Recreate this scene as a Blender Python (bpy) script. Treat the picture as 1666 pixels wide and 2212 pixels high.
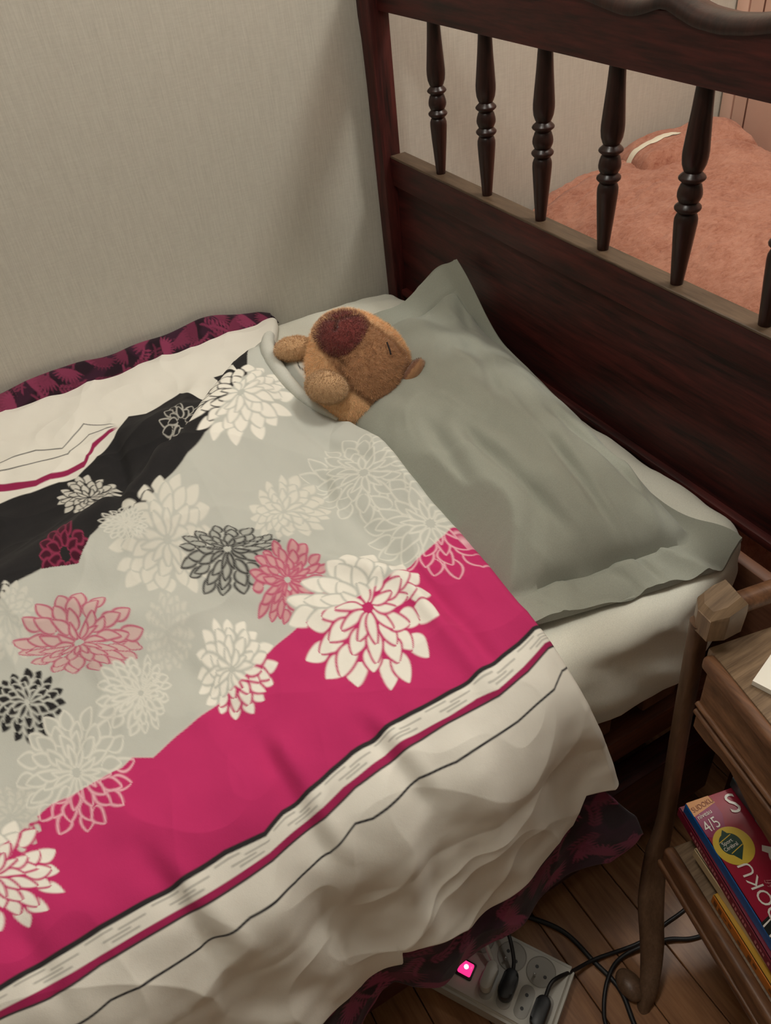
import bpy, bmesh, math, random
import numpy as np
from mathutils import Vector, Matrix

# ------------------------------------------------------------------ clean scene
for o in list(bpy.data.objects): bpy.data.objects.remove(o, do_unlink=True)
SC = bpy.context.scene
COL = SC.collection
random.seed(3); RNG = np.random.RandomState(11)

# ------------------------------------------------------------------ camera
cam_d = bpy.data.cameras.new('camera'); cam = bpy.data.objects.new('camera', cam_d); COL.objects.link(cam)
_r = Vector((0.86340293, -0.49519, -0.09731)); _f = Vector((0.31732733, 0.68241, -0.65855))
_f.normalize(); _r = (_r-_f*_r.dot(_f)).normalized(); _u = _r.cross(_f)
M = Matrix((( _r.x, _u.x, -_f.x, -.72), (_r.y, _u.y, -_f.y, -1.394), (_r.z, _u.z, -_f.z, 1.27), (0, 0, 0, 1)))
cam.matrix_world = M
cam_d.sensor_fit = 'HORIZONTAL'; cam_d.sensor_width = 36; cam_d.lens = 36*1753.0/1666.0
cam_d.clip_start = .02
SC.camera = cam

# ------------------------------------------------------------------ world, lamp, exposure
wd = bpy.data.worlds.new('room_ambient'); SC.world = wd; wd.use_nodes = True
wd.node_tree.nodes['Background'].inputs[0].default_value = (1.0, .90, .76, 1)
wd.node_tree.nodes['Background'].inputs[1].default_value = .02
ld = bpy.data.lights.new('ceiling_light', 'POINT'); ld.energy = 43; ld.color = (1, .965, .89); ld.shadow_soft_size = .15
lamp = bpy.data.objects.new('ceiling_light', ld); COL.objects.link(lamp); lamp.location = (.70, -.93, 2.26)
ld2 = bpy.data.lights.new('second_room_light', 'POINT'); ld2.energy = 26; ld2.color = (1, .965, .89); ld2.shadow_soft_size = .14
lamp2 = bpy.data.objects.new('second_room_light', ld2); COL.objects.link(lamp2); lamp2.location = (-.80, -.86, 2.28)
SC.view_settings.view_transform = 'Standard'; SC.view_settings.look = 'None'
SC.view_settings.gamma = 1; SC.view_settings.use_curve_mapping = False
SC.view_settings.exposure = 0.0

# ------------------------------------------------------------------ helpers
def srgb(r, g, b):
    f = lambda c: (c/255/12.92) if c <= 10 else ((c/255+.055)/1.055)**2.4
    return (f(r), f(g), f(b))
MATS = {}
def newmat(name):
    m = bpy.data.materials.new(name); m.use_nodes = True
    nt = m.node_tree; b = nt.nodes['Principled BSDF']; MATS[name] = m
    return m, nt, b
def nd(nt, t, **kw):
    n = nt.nodes.new(t)
    for k, v in kw.items():
        if k in n.inputs: n.inputs[k].default_value = v
        else: setattr(n, k, v)
    return n
def coords(nt, scale, rot=(0, 0, 0)):
    tc = nd(nt, 'ShaderNodeTexCoord'); mp = nd(nt, 'ShaderNodeMapping')
    mp.inputs['Scale'].default_value = scale; mp.inputs['Rotation'].default_value = rot
    nt.links.new(tc.outputs['Object'], mp.inputs['Vector']); return mp.outputs['Vector']
def ramp(nt, fac, stops):
    r = nd(nt, 'ShaderNodeValToRGB'); cr = r.color_ramp
    while len(cr.elements) < len(stops): cr.elements.new(.5)
    for e, (p, c) in zip(cr.elements, stops): e.position = p; e.color = (*c, 1)
    nt.links.new(fac, r.inputs['Fac']); return r.outputs['Color']
def bump(nt, b, h, strength, dist):
    n = nd(nt, 'ShaderNodeBump', Strength=strength, Distance=dist)
    nt.links.new(h, n.inputs['Height']); nt.links.new(n.outputs['Normal'], b.inputs['Normal'])
def plain(name, col, rough=.6, noise=0, nscale=60, metallic=0, bumpd=0, coat=0):
    m, nt, b = newmat(name)
    b.inputs['Roughness'].default_value = rough; b.inputs['Metallic'].default_value = metallic
    b.inputs['Coat Weight'].default_value = coat
    n = nd(nt, 'ShaderNodeTexNoise', Scale=nscale, Detail=4.0)
    nt.links.new(coords(nt, (1, 1, 1)), n.inputs['Vector'])
    lo = tuple(c*(1-noise) for c in col); hi = tuple(min(1, c*(1+noise)) for c in col)
    nt.links.new(ramp(nt, n.outputs['Fac'], [(.3, lo), (.7, hi)]), b.inputs['Base Color'])
    if bumpd: bump(nt, b, n.outputs['Fac'], .5, bumpd)
    return m
def wood(name, dark, light, scale, rot=(0, 0, 0), rough=.45, coat=.04, bumpd=.0006, spec=.3):
    """scale: small along the grain, large across it"""
    m, nt, b = newmat(name)
    v = coords(nt, scale, rot)
    n1 = nd(nt, 'ShaderNodeTexNoise', Scale=1.0, Detail=6.0, Roughness=.65); nt.links.new(v, n1.inputs['Vector'])
    n2 = nd(nt, 'ShaderNodeTexNoise', Scale=4.5, Detail=3.0); nt.links.new(v, n2.inputs['Vector'])
    mx = nd(nt, 'ShaderNodeMath', operation='MULTIPLY_ADD'); mx.inputs[1].default_value = .45
    nt.links.new(n2.outputs['Fac'], mx.inputs[0]); nt.links.new(n1.outputs['Fac'], mx.inputs[2])
    mid = tuple((a+c)/2 for a, c in zip(dark, light))
    nt.links.new(ramp(nt, mx.outputs[0], [(.52, dark), (.72, mid), (.92, light)]), b.inputs['Base Color'])
    b.inputs['Roughness'].default_value = rough; b.inputs['Coat Weight'].default_value = coat
    b.inputs['Coat Roughness'].default_value = .3; b.inputs['Specular IOR Level'].default_value = spec
    bump(nt, b, mx.outputs[0], .5, bumpd)
    return m
def cloth(name, col=None, attr=None, weave=900, rough=.9, sheen=.15, soft=.0015):
    m, nt, b = newmat(name)
    b.inputs['Roughness'].default_value = rough; b.inputs['Sheen Weight'].default_value = sheen
    b.inputs['Specular IOR Level'].default_value = .2
    v = coords(nt, (1, 1, 1))
    n = nd(nt, 'ShaderNodeTexNoise', Scale=float(weave), Detail=2.0); nt.links.new(v, n.inputs['Vector'])
    n2 = nd(nt, 'ShaderNodeTexNoise', Scale=26.0, Detail=5.0); nt.links.new(v, n2.inputs['Vector'])
    if attr:
        a = nd(nt, 'ShaderNodeVertexColor', layer_name=attr); nt.links.new(a.outputs['Color'], b.inputs['Base Color'])
    else:
        lo = tuple(c*.92 for c in col); hi = tuple(min(1, c*1.06) for c in col)
        nt.links.new(ramp(nt, n.outputs['Fac'], [(.3, lo), (.7, hi)]), b.inputs['Base Color'])
    b1 = nd(nt, 'ShaderNodeBump', Strength=.25, Distance=.0004); nt.links.new(n.outputs['Fac'], b1.inputs['Height'])
    b2 = nd(nt, 'ShaderNodeBump', Strength=.6, Distance=soft); nt.links.new(n2.outputs['Fac'], b2.inputs['Height'])
    nt.links.new(b1.outputs['Normal'], b2.inputs['Normal']); nt.links.new(b2.outputs['Normal'], b.inputs['Normal'])
    return m

def link(o, parent=None):
    COL.objects.link(o)
    if parent is not None:
        o.parent = parent; o.matrix_parent_inverse = WORLD[parent.name].inverted()
    WORLD[o.name] = o.matrix_basis.copy()
    return o
WORLD = {}
def tag(o, label, cat, group=None, kind=None):
    if label: o['label'] = label
    if cat: o['category'] = cat
    if group: o['group'] = group
    if kind: o['kind'] = kind
    return o
def thing(name, loc, label, cat, group=None):
    e = bpy.data.objects.new(name, None); e.location = loc; e.empty_display_size = .05
    e.matrix_basis = Matrix.Translation(loc)
    link(e); return tag(e, label, cat, group)
def mesh(name, V, F, smooth=None, cols=None):
    me = bpy.data.meshes.new(name)
    if isinstance(F, np.ndarray):
        k = F.shape[1]; V = np.asarray(V, np.float32)
        me.vertices.add(len(V)); me.vertices.foreach_set('co', V.ravel())
        me.loops.add(F.size); me.loops.foreach_set('vertex_index', F.ravel().astype(np.int32))
        me.polygons.add(len(F)); me.polygons.foreach_set('loop_start', np.arange(0, F.size, k, dtype=np.int32))
        me.update(calc_edges=True)
    else: me.from_pydata([tuple(map(float, v)) for v in V], [], F); me.update()
    if cols is not None:
        a = me.color_attributes.new('print', 'FLOAT_COLOR', 'POINT')
        c = np.ones((len(cols), 4), np.float32); c[:, :3] = cols; a.data.foreach_set('color', c.ravel())
    if smooth:
        me.polygons.foreach_set('use_smooth', np.ones(len(me.polygons), bool))
        if smooth is not True: me.set_sharp_from_angle(angle=math.radians(smooth))
    return me
def obj(name, me, mat, parent=None, loc=None):
    o = bpy.data.objects.new(name, me)
    if mat is not None and not me.materials: me.materials.append(MATS[mat])
    if loc is not None: o.location = loc; o.matrix_basis = Matrix.Translation(loc)
    return link(o, parent)
def bm_mesh(name, bm, smooth=40):
    bmesh.ops.recalc_face_normals(bm, faces=bm.faces)
    me = bpy.data.meshes.new(name); bm.to_mesh(me); bm.free()
    if smooth:
        me.polygons.foreach_set('use_smooth', np.ones(len(me.polygons), bool)); me.set_sharp_from_angle(angle=math.radians(smooth))
    return me
def box_me(lo, hi, bev=.003, seg=2, xf=None):
    bm = bmesh.new(); bmesh.ops.create_cube(bm, size=1)
    c = [(a+b)/2 for a, b in zip(lo, hi)]; s = [b-a for a, b in zip(lo, hi)]
    for v in bm.verts: v.co = Vector((v.co.x*s[0]+c[0], v.co.y*s[1]+c[1], v.co.z*s[2]+c[2]))
    if bev: bmesh.ops.bevel(bm, geom=list(bm.edges), offset=bev, segments=seg, affect='EDGES', profile=.5)
    if xf is not None: bmesh.ops.transform(bm, matrix=xf, verts=bm.verts)
    return bm_mesh('box', bm)
def box(name, lo, hi, mat, parent=None, bev=.003, seg=2, xf=None):
    return obj(name, box_me(lo, hi, bev, seg, xf), mat, parent)
def prism_me(poly, to3d, a0, a1, bev=.003, seg=2):
    """poly: list of (p,q); to3d(p,q,a)->xyz; extruded from a0 to a1 with a rounded rim on both sides"""
    bm = bmesh.new()
    A = [bm.verts.new(to3d(p, q, a0)) for p, q in poly]; B = [bm.verts.new(to3d(p, q, a1)) for p, q in poly]
    fa = bm.faces.new(A); fb = bm.faces.new(B[::-1]); n = len(poly)
    for i in range(n): bm.faces.new((A[i], B[i], B[(i+1) % n], A[(i+1) % n]))
    if bev:
        es = [e for e in bm.edges if (e in fa.edges or e in fb.edges)] if False else list(set(list(fa.edges)+list(fb.edges)))
        bmesh.ops.bevel(bm, geom=es, offset=bev, segments=seg, affect='EDGES', profile=.5)
    return bm_mesh('prism', bm)
def lathe_me(prof, n=20):
    V = []; F = []
    for r, z in prof:
        for k in range(n):
            a = 2*math.pi*k/n; V.append((r*math.cos(a), r*math.sin(a), z))
    for i in range(len(prof)-1):
        for k in range(n): F.append((i*n+k, i*n+(k+1) % n, (i+1)*n+(k+1) % n, (i+1)*n+k))
    F.append(tuple(range(n))[::-1]); F.append(tuple((len(prof)-1)*n+k for k in range(n)))
    return mesh('lathe', V, F, smooth=50)
def spline(P, n):
    P = [Vector(p) for p in P]; out = []
    Q = [P[0]*2-P[1]]+P+[P[-1]*2-P[-2]]
    for i in range(1, len(Q)-2):
        for k in range(n):
            t = k/n; a, b, c, d = Q[i-1], Q[i], Q[i+1], Q[i+2]
            out.append(.5*((2*b)+(c-a)*t+(2*a-5*b+4*c-d)*t*t+(3*b-a-3*c+d)*t**3))
    return out+[P[-1]]
def tube_me(P, r, n=10):
    P = [Vector(p) for p in P]; V = []; F = []
    R = r if isinstance(r, (list, tuple)) else [r]*len(P)
    up = Vector((.02, .05, 1))
    for i, p in enumerate(P):
        t = (P[min(i+1, len(P)-1)]-P[max(i-1, 0)]).normalized(); s = t.cross(up)
        if s.length < 1e-4: s = t.cross(Vector((1, 0, 0)))
        s.normalize(); w = s.cross(t)
        for k in range(n):
            a = 2*math.pi*k/n; V.append(p+(s*math.cos(a)+w*math.sin(a))*R[i])
    for i in range(len(P)-1):
        for k in range(n): F.append((i*n+k, i*n+(k+1) % n, (i+1)*n+(k+1) % n, (i+1)*n+k))
    F.append(tuple(range(n))[::-1]); F.append(tuple((len(P)-1)*n+k for k in range(n)))
    return mesh('tube', V, F, smooth=60)
def grid_faces(nu, nv):
    i = np.arange(nu-1)[:, None]*nv+np.arange(nv-1)[None, :]
    return np.stack([i, i+1, i+nv+1, i+nv], -1).reshape(-1, 4)
def ico(sub):
    bm = bmesh.new(); bmesh.ops.create_icosphere(bm, subdivisions=sub, radius=1)
    V = np.array([v.co[:] for v in bm.verts]); F = np.array([[v.index for v in f.verts] for f in bm.faces]); bm.free()
    return V/np.linalg.norm(V, axis=1)[:, None], F
def rbox(lo, hi, r, n):
    """rounded box as a dense mesh: cube grid pushed onto a sphere-swept box"""
    bm = bmesh.new(); bmesh.ops.create_cube(bm, size=2)
    bmesh.ops.subdivide_edges(bm, edges=list(bm.edges), cuts=n, use_grid_fill=True)
    V = np.array([v.co[:] for v in bm.verts]); F = np.array([[v.index for v in f.verts] for f in bm.faces]); bm.free()
    lo = np.array(lo); hi = np.array(hi); c = (lo+hi)/2; h = (hi-lo)/2
    V = np.sign(V)*np.abs(V)**.75
    Q = V*h; I = np.clip(Q, -(h-r), h-r); d = Q-I; L = np.linalg.norm(d, axis=1)[:, None]
    N = np.where(L > 1e-9, d/np.maximum(L, 1e-9), 0)
    return c+I+N*np.where(L > 1e-9, r, 0), F, N

CREASES = []
# ---- duvet / quilt surfaces: world x runs along the bed, v runs across it (0 where the hanging side starts) ----
def sstep(t):
    t = np.clip(t, 0, 1); return t*t*(3-2*t)
_rng = np.random.RandomState(7)
_perm = np.concatenate([_rng.permutation(256)]*3)
_grad = np.stack([np.cos(np.arange(256)*2.399), np.sin(np.arange(256)*2.399)], 1)
def perlin(x, y):
    x = np.asarray(x, float)+97.3; y = np.asarray(y, float)+61.7
    xi = np.floor(x).astype(int); yi = np.floor(y).astype(int); xf = x-xi; yf = y-yi
    xi &= 255; yi &= 255
    def g(ix, iy, dx, dy):
        h = _perm[_perm[ix]+iy]; q = _grad[h]; return q[..., 0]*dx+q[..., 1]*dy
    u = xf*xf*xf*(xf*(xf*6-15)+10); w = yf*yf*yf*(yf*(yf*6-15)+10)
    a = g(xi, yi, xf, yf)*(1-u)+g(xi+1, yi, xf-1, yf)*u
    b = g(xi, yi+1, xf, yf-1)*(1-u)+g(xi+1, yi+1, xf-1, yf-1)*u
    return (a*(1-w)+b*w)*1.5
CR_X = [-1.9, -1.2, -.934, -.85, -.737, -.653, -.577, -.442, -.35, -.25]
CR_Y = [-.50, -.56, -.561, -.555, -.526, -.515, -.478, -.350, -.275, -.25]
CR_Z = [.57, .60, .612, .622, .632, .644, .660, .665, .640, .60]
VS = .212; SL = .16
def crease(X, v, p, q, w, a):
    """soft ridge (a>0) or valley (a<0) from p to q in (x, v)"""
    p = np.array(p); q = np.array(q); d = q-p; L = np.hypot(*d); d = d/L
    s = (X-p[0])*d[0]+(v-p[1])*d[1]; t = -(X-p[0])*d[1]+(v-p[1])*d[0]
    e = sstep((s+.03)/.06)*sstep((L+.03-s)/.06)
    return a*e*np.exp(-(t/w)**2)
def wrinkle(X, v):
    n = .0045*perlin(X*6+v*2, v*5-X*2)+.0032*perlin(X*14+v*8, v*9-X*6+5)+.0013*perlin(X*34, v*30+9)
    r1 = 1-np.abs(perlin(X*5.0+v*3.2+3, v*4.1-X*2.0+11)); n = n+.0035*(np.clip(r1-.62, 0, 1)/.38)**2
    r2 = 1-np.abs(perlin(X*9.0-v*5+31, v*7.1+X*3.0+17)); n = n+.0022*(np.clip(r2-.62, 0, 1)/.38)**2
    return n
def duvet_pos(X, v, rough=1.0):
    X = np.asarray(X, float); v = np.asarray(v, float); X, v = np.broadcast_arrays(X, v)
    th = np.clip(v/VS, 0, 1)*math.pi/2
    y = np.where(v < VS, -1.03+.13*(1-np.cos(th))+SL*np.minimum(v, 0), -.90+(v-VS))
    z = np.where(v < 0, .43+v, .43+.14*np.sin(th))
    z = z-.012*sstep((y+.55)/.45)
    top = sstep((y+1.0)/.2)
    yc = np.interp(X, CR_X, CR_Y); zc = np.interp(X, CR_X, CR_Z)
    dy = y-yc
    prof = np.where(dy < 0, np.exp(-(dy/.17)**2), np.exp(-(np.maximum(dy, 0)/.075)**2))
    h = np.maximum(zc-z, 0)*prof
    h = np.maximum(h, .040*np.exp(-((X+.30)/.11)**2-((y+.60)/.17)**2))
    h = h+.028*np.exp(-((X+.565)/.07)**2-((y+.30)/.06)**2)      # dark lump behind the ridge
    h = h+.016*np.exp(-((X+.50)/.05)**2-((y+.64)/.035)**2)+.014*np.exp(-((X+.72)/.07)**2-((y+.70)/.04)**2)
    h = h+.006*np.exp(-((y+.08)/.05)**2)*(.6+.5*perlin(X*6, 3.3))
    w = wrinkle(X, v)
    for c in CREASES: w = w+crease(X, v, *c)
    hang = 1-sstep((v+.02)/.22)
    fold = hang*(.010*np.sin(X*23+1.2+2*v)+.008*np.sin(X*41+.3))*sstep((.25-v)/.3)
    y = y-(fold+rough*w*hang)-.02*hang*sstep(-v/.25)*0
    z = z+top*h+rough*w*(1-hang)
    return np.stack([X, y, z], -1)

DATA = {"qhem": [[0.266, 0.3069, 0.3938, 0.4677, 0.5094, 0.5482, 0.5735, 0.6064, 0.622, 0.6524, 0.8, 1.0, 1.95], [0.235, 0.1913, 0.1953, 0.1969, 0.205, 0.2176, 0.2048, 0.203, 0.2123, 0.1842, 0.16, 0.15, 0.15]], "curves": {"thin": [[-0.9037, -0.872, -0.8364, -0.7883, -0.7372, -0.6873, -0.6454, -0.6131, -0.5957, -0.536, -0.4945, -0.4744, -0.4126, -0.3598, -0.341], [0.0622, 0.0687, 0.0651, 0.0604, 0.0706, 0.0693, 0.0754, 0.0943, 0.0921, 0.1021, 0.0964, 0.0977, 0.0992, 0.1081, 0.1223]], "st_lo": [[-0.9528, -0.9129, -0.8668, -0.7874, -0.6976, -0.6372, -0.5984, -0.5511, -0.4831, -0.4433, -0.4196, -0.3779, -0.3435], [0.1006, 0.0966, 0.1018, 0.1005, 0.1022, 0.1121, 0.1252, 0.131, 0.1345, 0.1339, 0.133, 0.1393, 0.1506]], "st_hi": [[-0.95, -0.9191, -0.8636, -0.7868, -0.697, -0.6352, -0.6094, -0.5514, -0.48, -0.4429, -0.4172, -0.3799, -0.344], [0.1074, 0.107, 0.109, 0.1082, 0.11, 0.1217, 0.1305, 0.1405, 0.14, 0.1426, 0.1391, 0.1462, 0.1572]], "black": [[-0.9432, -0.9205, -0.8547, -0.7874, -0.7335, -0.6942, -0.6711, -0.6358, -0.5857, -0.5317, -0.5027, -0.4402, -0.4081, -0.3695, -0.3454], [0.1249, 0.127, 0.1294, 0.1287, 0.1324, 0.1275, 0.1373, 0.1429, 0.1563, 0.1616, 0.1605, 0.1627, 0.1669, 0.1714, 0.1768]], "mag": [[-0.9134, -0.8928, -0.8609, -0.8417, -0.7908, -0.7781, -0.7595, -0.7289, -0.6962, -0.6475, -0.5969, -0.5652, -0.5178, -0.4683, -0.4269, -0.3759, -0.3462, -0.3387], [0.2486, 0.2544, 0.2643, 0.2629, 0.2626, 0.2686, 0.2564, 0.2676, 0.2763, 0.2956, 0.3159, 0.3262, 0.3276, 0.3282, 0.3311, 0.3453, 0.3524, 0.3553]], "gb": [[-0.8454, -0.83, -0.7937, -0.7528, -0.7285, -0.7011, -0.6524, -0.6318, -0.5877, -0.5309, -0.4988, -0.4577, -0.4413], [0.5195, 0.5346, 0.54, 0.5218, 0.5567, 0.5694, 0.5568, 0.5709, 0.5994, 0.6448, 0.6866, 0.7253, 0.7279]], "bw": [[-0.8236, -0.7804, -0.7387, -0.7139, -0.6763, -0.6389, -0.6017, -0.5759, -0.5492, -0.5094, -0.4503, -0.4436], [0.7992, 0.7922, 0.7949, 0.7833, 0.8171, 0.8468, 0.9042, 0.8879, 0.8958, 0.916, 0.7386, 0.9328]], "fs_hi": [[-0.8162, -0.7673, -0.7453, -0.7206, -0.6942, -0.6714, -0.6402], [0.853, 0.8208, 0.8203, 0.8174, 0.8229, 0.8647, 0.8809]], "fs_lo": [[-0.819, -0.77, -0.7481, -0.7235, -0.6977, -0.6718, -0.6411], [0.8334, 0.8048, 0.8087, 0.8045, 0.8057, 0.853, 0.8712]], "fa": [[-0.8095, -0.7708, -0.7108, -0.6692, -0.6245], [0.8833, 0.8708, 0.857, 0.8964, 0.8853]], "fb": [[-0.8058, -0.7513, -0.7148, -0.6694, -0.6256], [0.9041, 0.8999, 0.8764, 0.9293, 0.8903]]}, "xe": [[-0.28, -0.2574, -0.2348, -0.2123, -0.1897, -0.1671, -0.1445, -0.122, -0.0994, -0.0768, -0.0542, -0.0317, -0.0091, 0.0135, 0.0361, 0.0586, 0.0812, 0.1038, 0.1264, 0.1489, 0.1715, 0.1941, 0.2167, 0.2393, 0.2618, 0.2844, 0.307, 0.3296, 0.3521, 0.3747, 0.3973, 0.4199, 0.4424, 0.465, 0.4876, 0.5102, 0.5327, 0.5553, 0.5779, 0.6005, 0.6231, 0.6456, 0.6682, 0.6908, 0.7134, 0.7359, 0.7585, 0.7811, 0.8037, 0.8262, 0.8488, 0.8714, 0.894, 0.9165, 0.9391, 0.9617, 0.9843, 1.0068, 1.0294, 1.052], [-0.298, -0.2974, -0.2968, -0.2969, -0.297, -0.2964, -0.2959, -0.297, -0.2996, -0.3027, -0.3062, -0.3101, -0.3147, -0.3207, -0.3267, -0.3318, -0.3361, -0.3392, -0.3414, -0.3433, -0.3451, -0.3464, -0.3465, -0.3453, -0.3434, -0.3413, -0.3392, -0.3382, -0.3385, -0.3397, -0.341, -0.3421, -0.3424, -0.3419, -0.3406, -0.3388, -0.3373, -0.3375, -0.3391, -0.3417, -0.3453, -0.3547, -0.3711, -0.3849, -0.3916, -0.3936, -0.3929, -0.3902, -0.3834, -0.3721, -0.3612, -0.355, -0.3522, -0.3486, -0.3418, -0.331, -0.3164, -0.3015, -0.2898, -0.2822]], "hem": [[0.2936, 0.3195, 0.418, 0.4876, 0.5557, 0.5728, 0.5768, 0.6268, 0.7027], [-0.078, -0.1229, -0.1424, -0.1476, -0.113, -0.1118, -0.1387, -0.16, -0.1414]], "flowers": [[[[-0.4645, 0.6988], [-0.5428, 0.7026], [-0.3861, 0.6949], [-0.4389, 0.7576], [-0.5062, 0.6081]], "fw"], [[[-0.3795, 0.5034], [-0.4471, 0.5636], [-0.312, 0.4431], [-0.3409, 0.568], [-0.4182, 0.4387]], "ow"], [[[-0.3545, 0.3756], [-0.4176, 0.4397], [-0.2913, 0.3114], [-0.3068, 0.4498], [-0.4021, 0.3013]], "ow"], [[[-0.5044, 0.4872], [-0.5459, 0.4992], [-0.4399, 0.4784], [-0.4686, 0.5664], [-0.5247, 0.4446]], "fp"], [[[-0.6495, 0.4971], [-0.713, 0.5374], [-0.593, 0.4751], [-0.6114, 0.5919], [-0.6788, 0.4249]], "fp"], [[[-0.8434, 0.4984], [-0.8831, 0.5259], [-0.8122, 0.4813], [-0.8317, 0.5459], [-0.8619, 0.4356]], "fpp"], [[[-0.5907, 0.4623], [-0.6451, 0.4834], [-0.5251, 0.4352], [-0.5767, 0.4908], [-0.6195, 0.4006]], "ok"], [[[-0.5442, 0.3987], [-0.5859, 0.4152], [-0.4949, 0.3715], [-0.5184, 0.4471], [-0.5758, 0.3311]], "om"], [[[-0.6958, 0.384], [-0.7199, 0.3956], [-0.6695, 0.374], [-0.6741, 0.4387], [-0.713, 0.3453]], "fpp"], [[[-0.7848, 0.4191], [-0.8508, 0.4608], [-0.7177, 0.383], [-0.7631, 0.487], [-0.7971, 0.3866]], "om2"], [[[-0.7458, 0.334], [-0.7905, 0.3597], [-0.7172, 0.3187], [-0.7296, 0.3769], [-0.7627, 0.2842]], "ow"], [[[-0.854, 0.3842], [-0.889, 0.4054], [-0.8168, 0.3632], [-0.8432, 0.425], [-0.8679, 0.3386]], "fk"], [[[-0.8995, 0.2741], [-0.9344, 0.2946], [-0.8682, 0.2548], [-0.8928, 0.3097], [-0.9079, 0.2323]], "fpp"], [[[-0.8312, 0.2829], [-0.8882, 0.3191], [-0.7801, 0.2493], [-0.8096, 0.3564], [-0.849, 0.2152]], "ow"], [[[-0.9243, 0.2222], [-0.9744, 0.2524], [-0.8665, 0.1867], [-0.9142, 0.2794], [-0.9351, 0.1724]], "fw"], [[[-0.6515, 0.3124], [-0.686, 0.3385], [-0.6078, 0.2828], [-0.6233, 0.3804], [-0.6764, 0.2538]], "fw"], [[[-0.484, 0.3056], [-0.5637, 0.3589], [-0.4159, 0.2637], [-0.4363, 0.3936], [-0.5439, 0.1977]], "fw"], [[[-0.7097, 0.7147], [-0.7518, 0.7539], [-0.6676, 0.6756], [-0.6964, 0.7785], [-0.723, 0.651]], "fwb"], [[[-0.5465, 0.761], [-0.5731, 0.8008], [-0.5199, 0.7213], [-0.5252, 0.8312], [-0.5678, 0.6909]], "owb"], [[[-0.7627, 0.5449], [-0.7931, 0.5697], [-0.7323, 0.5201], [-0.7505, 0.6226], [-0.7749, 0.4672]], "omb"], [[[-0.6827, 0.5437], [-0.7154, 0.5722], [-0.6602, 0.5251], [-0.6731, 0.5705], [-0.6921, 0.5178]], "ow"]], "creases": [[[-0.4268, 0.329], [-0.4273, 0.1528], 0.012, 0.007], [[-0.4095, 0.3201], [-0.4045, 0.1604], 0.01, -0.005], [[-0.6607, 0.2162], [-0.6505, 0.0733], 0.013, -0.008], [[-0.6464, 0.2135], [-0.635, 0.0769], 0.012, 0.006], [[-0.563, 0.1778], [-0.5418, 0.0811], 0.012, -0.007], [[-0.5481, 0.1755], [-0.5229, 0.0848], 0.012, 0.006], [[-0.8006, 0.1753], [-0.7728, 0.0509], 0.014, -0.008], [[-0.7859, 0.1665], [-0.7547, 0.0515], 0.014, 0.006], [[-0.916, 0.1747], [-0.9066, 0.0715], 0.012, -0.006], [[-0.4096, 0.645], [-0.3604, 0.5163], 0.012, -0.007], [[-0.4375, 0.5649], [-0.4149, 0.3324], 0.018, -0.01], [[-0.5194, 0.4469], [-0.4263, 0.3246], 0.016, 0.01], [[-0.6425, 0.409], [-0.5779, 0.3506], 0.02, -0.008], [[-0.6985, 0.3574], [-0.6685, 0.2459], 0.016, -0.006], [[-0.7875, 0.4844], [-0.7337, 0.4276], 0.018, 0.01], [[-0.5389, 0.1038], [-0.5571, -0.0925], 0.02, -0.01], [[-0.4774, 0.1001], [-0.475, -0.1073], 0.025, 0.01], [[-0.7194, 0.0861], [-0.6724, -0.1528], 0.025, 0.01], [[-0.7873, 0.0803], [-0.753, -0.0735], 0.025, -0.01], [[-0.6422, 0.8218], [-0.6809, 0.5856], 0.012, -0.012], [[-0.4788, 0.9306], [-0.6211, 0.6261], 0.016, 0.008]]}
CREASES[:] = [(c[0], c[1], c[2], c[3]) for c in DATA['creases']]
CV = {k: (np.array(a), np.array(b)) for k, (a, b) in DATA['curves'].items()}

# ------------------------------------------------------------------ materials
WHITE = np.array((.80, .775, .70)); GREY = np.array((.50, .51, .465)); MAG = np.array((.50, .028, .135)); BLACK = np.array((.018, .017, .018))
def mat_wall():
    m, nt, b = newmat('wallpaper')
    n = nd(nt, 'ShaderNodeTexNoise', Scale=1.0, Detail=3.0); nt.links.new(coords(nt, (420, 420, 26)), n.inputs['Vector'])
    n2 = nd(nt, 'ShaderNodeTexNoise', Scale=1.0, Detail=2.0); nt.links.new(coords(nt, (60, 60, 420)), n2.inputs['Vector'])
    mx = nd(nt, 'ShaderNodeMath', operation='MULTIPLY_ADD'); mx.inputs[1].default_value = .5
    nt.links.new(n2.outputs['Fac'], mx.inputs[0]); nt.links.new(n.outputs['Fac'], mx.inputs[2])
    nt.links.new(ramp(nt, mx.outputs[0], [(.45, (.455, .43, .37)), (1.0, (.54, .515, .445))]), b.inputs['Base Color'])
    b.inputs['Roughness'].default_value = .85; bump(nt, b, mx.outputs[0], .35, .0007)
mat_wall()
DW0, DW1 = (.008, .0018, .0016), (.075, .0125, .0105)
wood('dark_wood_across', DW0, DW1, (60, 5, 60)); wood('dark_wood_upright', DW0, DW1, (60, 60, 5))
wood('dark_wood_turned', (.008, .003, .0025), (.035, .011, .008), (60, 60, 6), rough=.32, coat=.15)
wood('dark_wood_long', DW0, DW1, (5, 60, 60))
wood('rail_edge_wood', (.055, .035, .022), (.12, .08, .05), (80, 8, 80))
wood('red_brown_wood', (.07, .022, .011), (.16, .055, .028), (6, 70, 70), rough=.5, coat=.05)
wood('board_brown_wood', (.10, .04, .022), (.17, .075, .042), (60, 5, 60), rough=.5, coat=.05)
TA = math.radians(-12)
wood('table_wood_side', (.075, .032, .015), (.20, .095, .046), (70, 7, 70), rot=(0, 0, -TA), rough=.45)
wood('table_wood_top', (.105, .066, .038), (.24, .160, .095), (9, 130, 9), rot=(0, 0, -TA), rough=.4)
wood('table_wood_leg', (.080, .044, .025), (.16, .092, .056), (70, 70, 7), rough=.4)
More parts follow.
